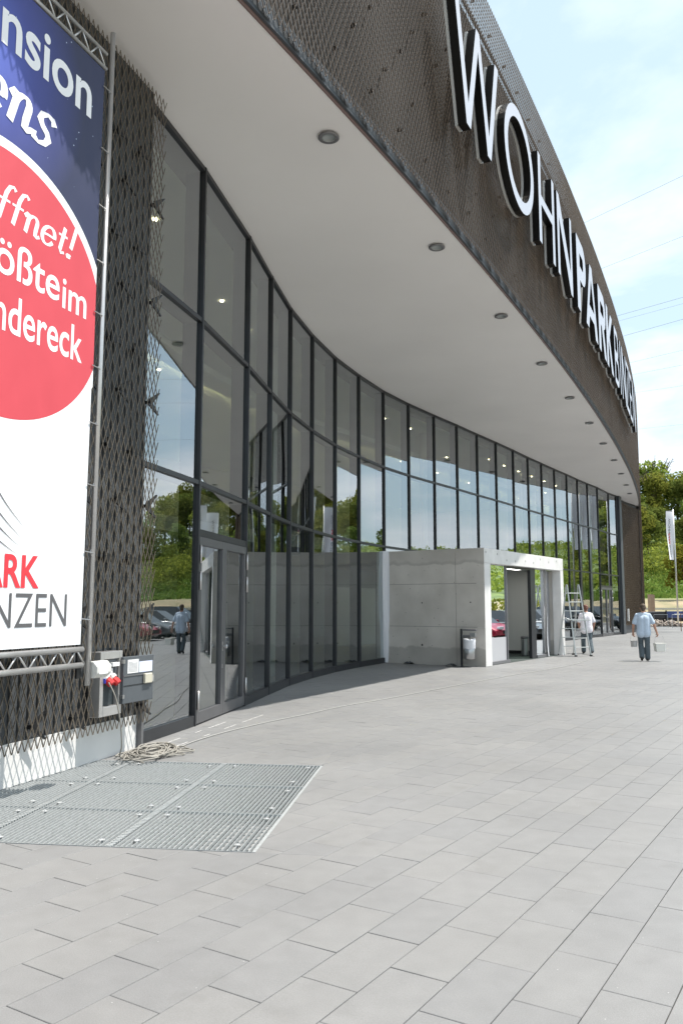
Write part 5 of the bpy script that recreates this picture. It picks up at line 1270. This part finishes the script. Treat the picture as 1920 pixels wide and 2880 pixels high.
# ------------------------------------------------------------------ vegetation
LF = {'a': leaf_mat('leaves_mid', (.13, .17, .030), (.32, .345, .07)), 'b': leaf_mat('leaves_dark', (.085, .125, .028), (.21, .25, .06)), 'c': leaf_mat('leaves_yellow', (.13, .15, .02), (.24, .24, .035)),
      'g': leaf_mat('grass_blades', (.12, .20, .04), (.23, .30, .07))}
def leaf_cloud(centers, radii, n, size, rng, flat_=.0, shell=.55):
    c = np.array(centers); r = np.array(radii); w = r[:, 0] ** 2 if r.ndim > 1 else r ** 2; idx = rng.choice(len(c), n, p=w / w.sum())
    d = rng.normal(size=(n, 3)); d /= np.linalg.norm(d, axis=1)[:, None]; rad = (shell + (1 - shell) * rng.random(n) ** .6)[:, None]
    P_ = c[idx] + d * rad * (r[idx] if r.ndim > 1 else r[idx][:, None])
    u = rng.normal(size=(n, 3)) * .6 + np.cross(d, rng.normal(size=(n, 3))); u /= np.linalg.norm(u, axis=1)[:, None]
    v = np.cross(u, rng.normal(size=(n, 3))); v /= np.linalg.norm(v, axis=1)[:, None]
    s_ = size * (.5 + rng.random(n))[:, None]
    V = np.stack([P_ - u * s_ * .7, P_ + v * s_ * .42, P_ + u * s_ * .7, P_ - v * s_ * .42], 1).reshape(-1, 3); return V
def quads(name, V, m):
    n = len(V) // 4; me = bpy.data.meshes.new(name); me.vertices.add(len(V)); me.vertices.foreach_set('co', V.ravel().astype(np.float32))
    me.loops.add(n * 4); me.loops.foreach_set('vertex_index', np.arange(n * 4, dtype=np.int32)); me.polygons.add(n); me.polygons.foreach_set('loop_start', np.arange(0, n * 4, 4, dtype=np.int32))
    me.update(calc_edges=True); me.materials.append(m); return me
def tree_meshes(seed, h, key, n=2600, spiky=False, size=.34):
    rng = np.random.default_rng(seed); cs = []; rs_ = []
    for k in range(17):
        t = rng.random() ** .8; z = h * (.32 + .62 * t); rr_ = (h * .30) * (1 - (t - .35) ** 2 * 1.5); a = rng.random() * 2 * pi; d = rr_ * rng.random() ** .5 * .85
        cs.append((d * cos(a), d * sin(a), z)); q_ = h * (.085 + .075 * rng.random()); rs_.append((q_ * 1.2, q_ * 1.2, q_))
    V = leaf_cloud(cs, rs_, n, size, rng)
    cr = quads('crown', V, LF[key]); mb = MB(); mb.tube([(0, 0, -.6), (.1, 0, h * .3), (.0, .1, h * .75)], [h * .022, h * .016, h * .006], 8)
    for k in range(9):
        c = cs[k]; mb.tube([(.05, .05, h * (.25 + .04 * k)), (c[0] * .5, c[1] * .5, (c[2] + h * .3) / 2 + .3), c], [h * .009, h * .006, h * .002], 5)
    if spiky:
        for k in range(26):
            a = rng.random() * 6.28; d = h * .22 * rng.random(); z0 = h * (.82 + .1 * rng.random()); l = h * (.10 + .12 * rng.random()); b0 = Vector((d * cos(a), d * sin(a), z0)); b1 = b0 + Vector((cos(a) * l * .5, sin(a) * l * .5, l))
            mb.tube([b0, b1], [.07, .02], 4)
            for q_ in range(3): f = .35 + .2 * q_; m0 = b0.lerp(b1, f); mb.tube([m0, m0 + Vector((rng.normal() * .5, rng.normal() * .5, .5)) * l * .35], [.04, .012], 4)
    return cr, mb.mesh('trunk', M['bark'])
TM = [tree_meshes(11, 11, 'a', 3000, True), tree_meshes(12, 10, 'b', 3000, False), tree_meshes(13, 12, 'a', 3200, True), tree_meshes(14, 9, 'b', 2600), tree_meshes(15, 10, 'a', 2800)]
TLAB = ['tall tree with bare top twigs', 'dark rounded tree', 'broad tree with bare upper branches', 'low dark tree', 'mid green leafy tree']
ntree = 0; seen_ = {}
rng = np.random.default_rng(4)
for r_, a0, a1, da, sc in ((140, 14, 38, 1.7, .60), (148, 13, 38, 1.7, .82), (157, 14, 38.5, 1.8, 1.0), (167, 13, 39, 1.35, 1.0)):
    a = a0
    while a < a1:
        r2 = r_ + rng.normal() * 2; az = a + rng.normal() * .3; p = gp(r2, az); k = int(rng.integers(0, 5)); s_ = sc * rng.uniform(.85, 1.15)
        side_ = 'close behind the building corner' if az < 19.5 else 'behind the flagpole' if az < 22.5 else 'past the right edge of the photo' if az < 30 else 'mirrored in the first panes'
        lab_ = TLAB[k] + {140: ', lowest row', 148: ', second row', 157: ', third row', 167: ', on the crest'}[r_] + ', ' + side_
        seen_[lab_] = seen_.get(lab_, 0) + 1; v_ = seen_[lab_]; adj, kx, kz = [('', 1, 1), ('smaller ', .86, .86), ('slimmer ', .78, 1.0), ('squat ', 1.1, .8)][min(v_ - 1, 3)]
        t = thing('tree', adj + lab_, 'tree', (p[0], p[1], float(hill_h(r2, az))), float(rng.random() * 6.28), ['trees with bare tops on the slope', 'dark rounded trees on the slope', 'broad trees on the slope', 'low dark trees on the slope', 'leafy trees on the slope'][k])
        t.scale = (s_ * 1.1 * kx, s_ * 1.1 * kx, s_ * kz); ob('crown', TM[k][0], t); ob('trunk', TM[k][1], t); ntree += 1; a += da
# yellow-green tree beside the flagpole
cr, tk = tree_meshes(31, 4.6, 'c', 1600, size=.2); px_ = gp(104, 22.6)
t = thing('tree', 'small yellow-green rounded tree beside the flagpole', 'tree', (px_[0], px_[1], 2.3)); ob('crown', cr, t); ob('trunk', tk, t); t.scale = (1.35, 1.35, 1.3)
# bushes: band of undergrowth on the slope
def scatter_bushes(name, n, r0, r1, a0, a1, size, rad, key, per):
    rg = np.random.default_rng(9 + n); cs = []; rr_ = []
    for k in range(n):
        r_ = rg.uniform(r0, r1); a = rg.uniform(a0, a1); q_ = rad * rg.uniform(.5, 1.3); p = gp(r_, a); cs.append((p[0], p[1], float(hill_h(r_, a)) + q_ * .35)); rr_.append((q_ * 1.3, q_ * 1.3, q_ * .85))
    return build_quads(name, leaf_cloud(cs, rr_, n * per, size, rg, shell=.75), key)
def build_quads(name, V, key): return ob(name, quads(name, V, LF[key]), None, kind='stuff')
scatter_bushes('undergrowth', 240, 126, 146, 12, 39, .30, 1.7, 'a', 170)
scatter_bushes('undergrowth', 120, 138, 170, 12, 39, .32, 2.4, 'b', 170)
scatter_bushes('brambles', 60, 116, 126, 12, 40, .24, .9, 'g', 120)
# grass tufts on the lower slope
rg = np.random.default_rng(77); n = 16000; r_ = rg.uniform(108, 130, n); a = rg.uniform(14, 44, n)
P_ = np.stack([r_ * np.sin(np.radians(a)), r_ * np.cos(np.radians(a)), np.array([hill_h(x, y) for x, y in zip(r_, a)])], 1)
u = rg.normal(size=(n, 3)) * np.array([1, 1, .1]); u /= np.linalg.norm(u, axis=1)[:, None]; hgt = rg.uniform(.15, .5, n)[:, None] * np.array([[0, 0, 1.]]); lean = rg.normal(size=(n, 3)) * .12 * np.array([1, 1, 0])
V = np.stack([P_ - u * .2, P_ + u * .2, P_ + u * .12 + hgt + lean, P_ - u * .12 + hgt + lean], 1).reshape(-1, 3)
build_quads('grass', V, 'g')
# far woodland on the distant ridge, seen only in the glass
rg = np.random.default_rng(5); cs = []; rr_ = []
for k in range(1800):
    r_ = rg.uniform(250, 470); a = rg.uniform(42, 96); p = gp(r_, a); q_ = rg.uniform(2.2, 4); cs.append((p[0], p[1], float(hill_h(r_, a)) + q_ * .3)); rr_.append((q_ * 1.4, q_ * 1.4, q_))
build_quads('woodland', leaf_cloud(cs, rr_, 50000, 1.0, rg, shell=.7), 'a')
scatter_bushes('hedge_growth', 150, 98, 112, 40, 92, .35, 1.1, 'a', 120)
for k, (r_, a) in enumerate(((91, 31.2), (98, 31.6))):
    p = gp(r_, a); q_ = k % 5; t = thing('tree', ['slender tree beyond the car park, mirrored at the far end of the glass', 'second mirrored tree by the far end of the glass, behind the slender one', 'leafy tree at the car park edge nearest the row of flags', 'broad tree at the foot of the slope behind the flags'][k], 'tree', (p[0], p[1], float(hill_h(r_, a))), k * 1.1, 'trees beyond the car park'); s_ = .75 + .08 * (k % 3); t.scale = (s_,) * 3; ob('crown', TM[q_][0], t); ob('trunk', TM[q_][1], t)

# ------------------------------------------------------------------ power lines
WI = [((72.2,-11.1,33.6),(-14.6,98.1,27.3)),((75.9,-2.2,32.1),(-10.9,107,28.4)),((81.1,10.4,28),(-5.7,119.6,31.5)),((80.6,9.3,26.4),(-6.2,118.5,30.9)),((81.1,10.7,27.6),(-5.7,119.9,28.3)),
      ((83.6,16.6,25.6),(-3.2,125.8,28)),((84.3,18.4,22.4),(-2.5,127.6,28.7)),((85.9,22.6,19.2),(-.9,131.8,29.3)),((88,27.9,16.2),(1.2,137.1,26.3))]
Mw = mat('wire_aluminium', (.30, .32, .34), .5)
WL = ['highest', 'second highest', 'third', 'fourth', 'fifth', 'sixth', 'seventh', 'eighth', 'lowest']
for k, (a, b_) in enumerate(WI):
    a = Vector(a); b_ = Vector(b_); mb = MB(); mb.tube([a.lerp(b_, t_ / 12) for t_ in range(13)], .015 if k in (2, 4) else .010, 5)
    o_ = build('power_line', mb, Mw); tag(o_, WL[k] + ' thin overhead wire crossing the sky beside the mesh fascia', 'power line', 'overhead wires')
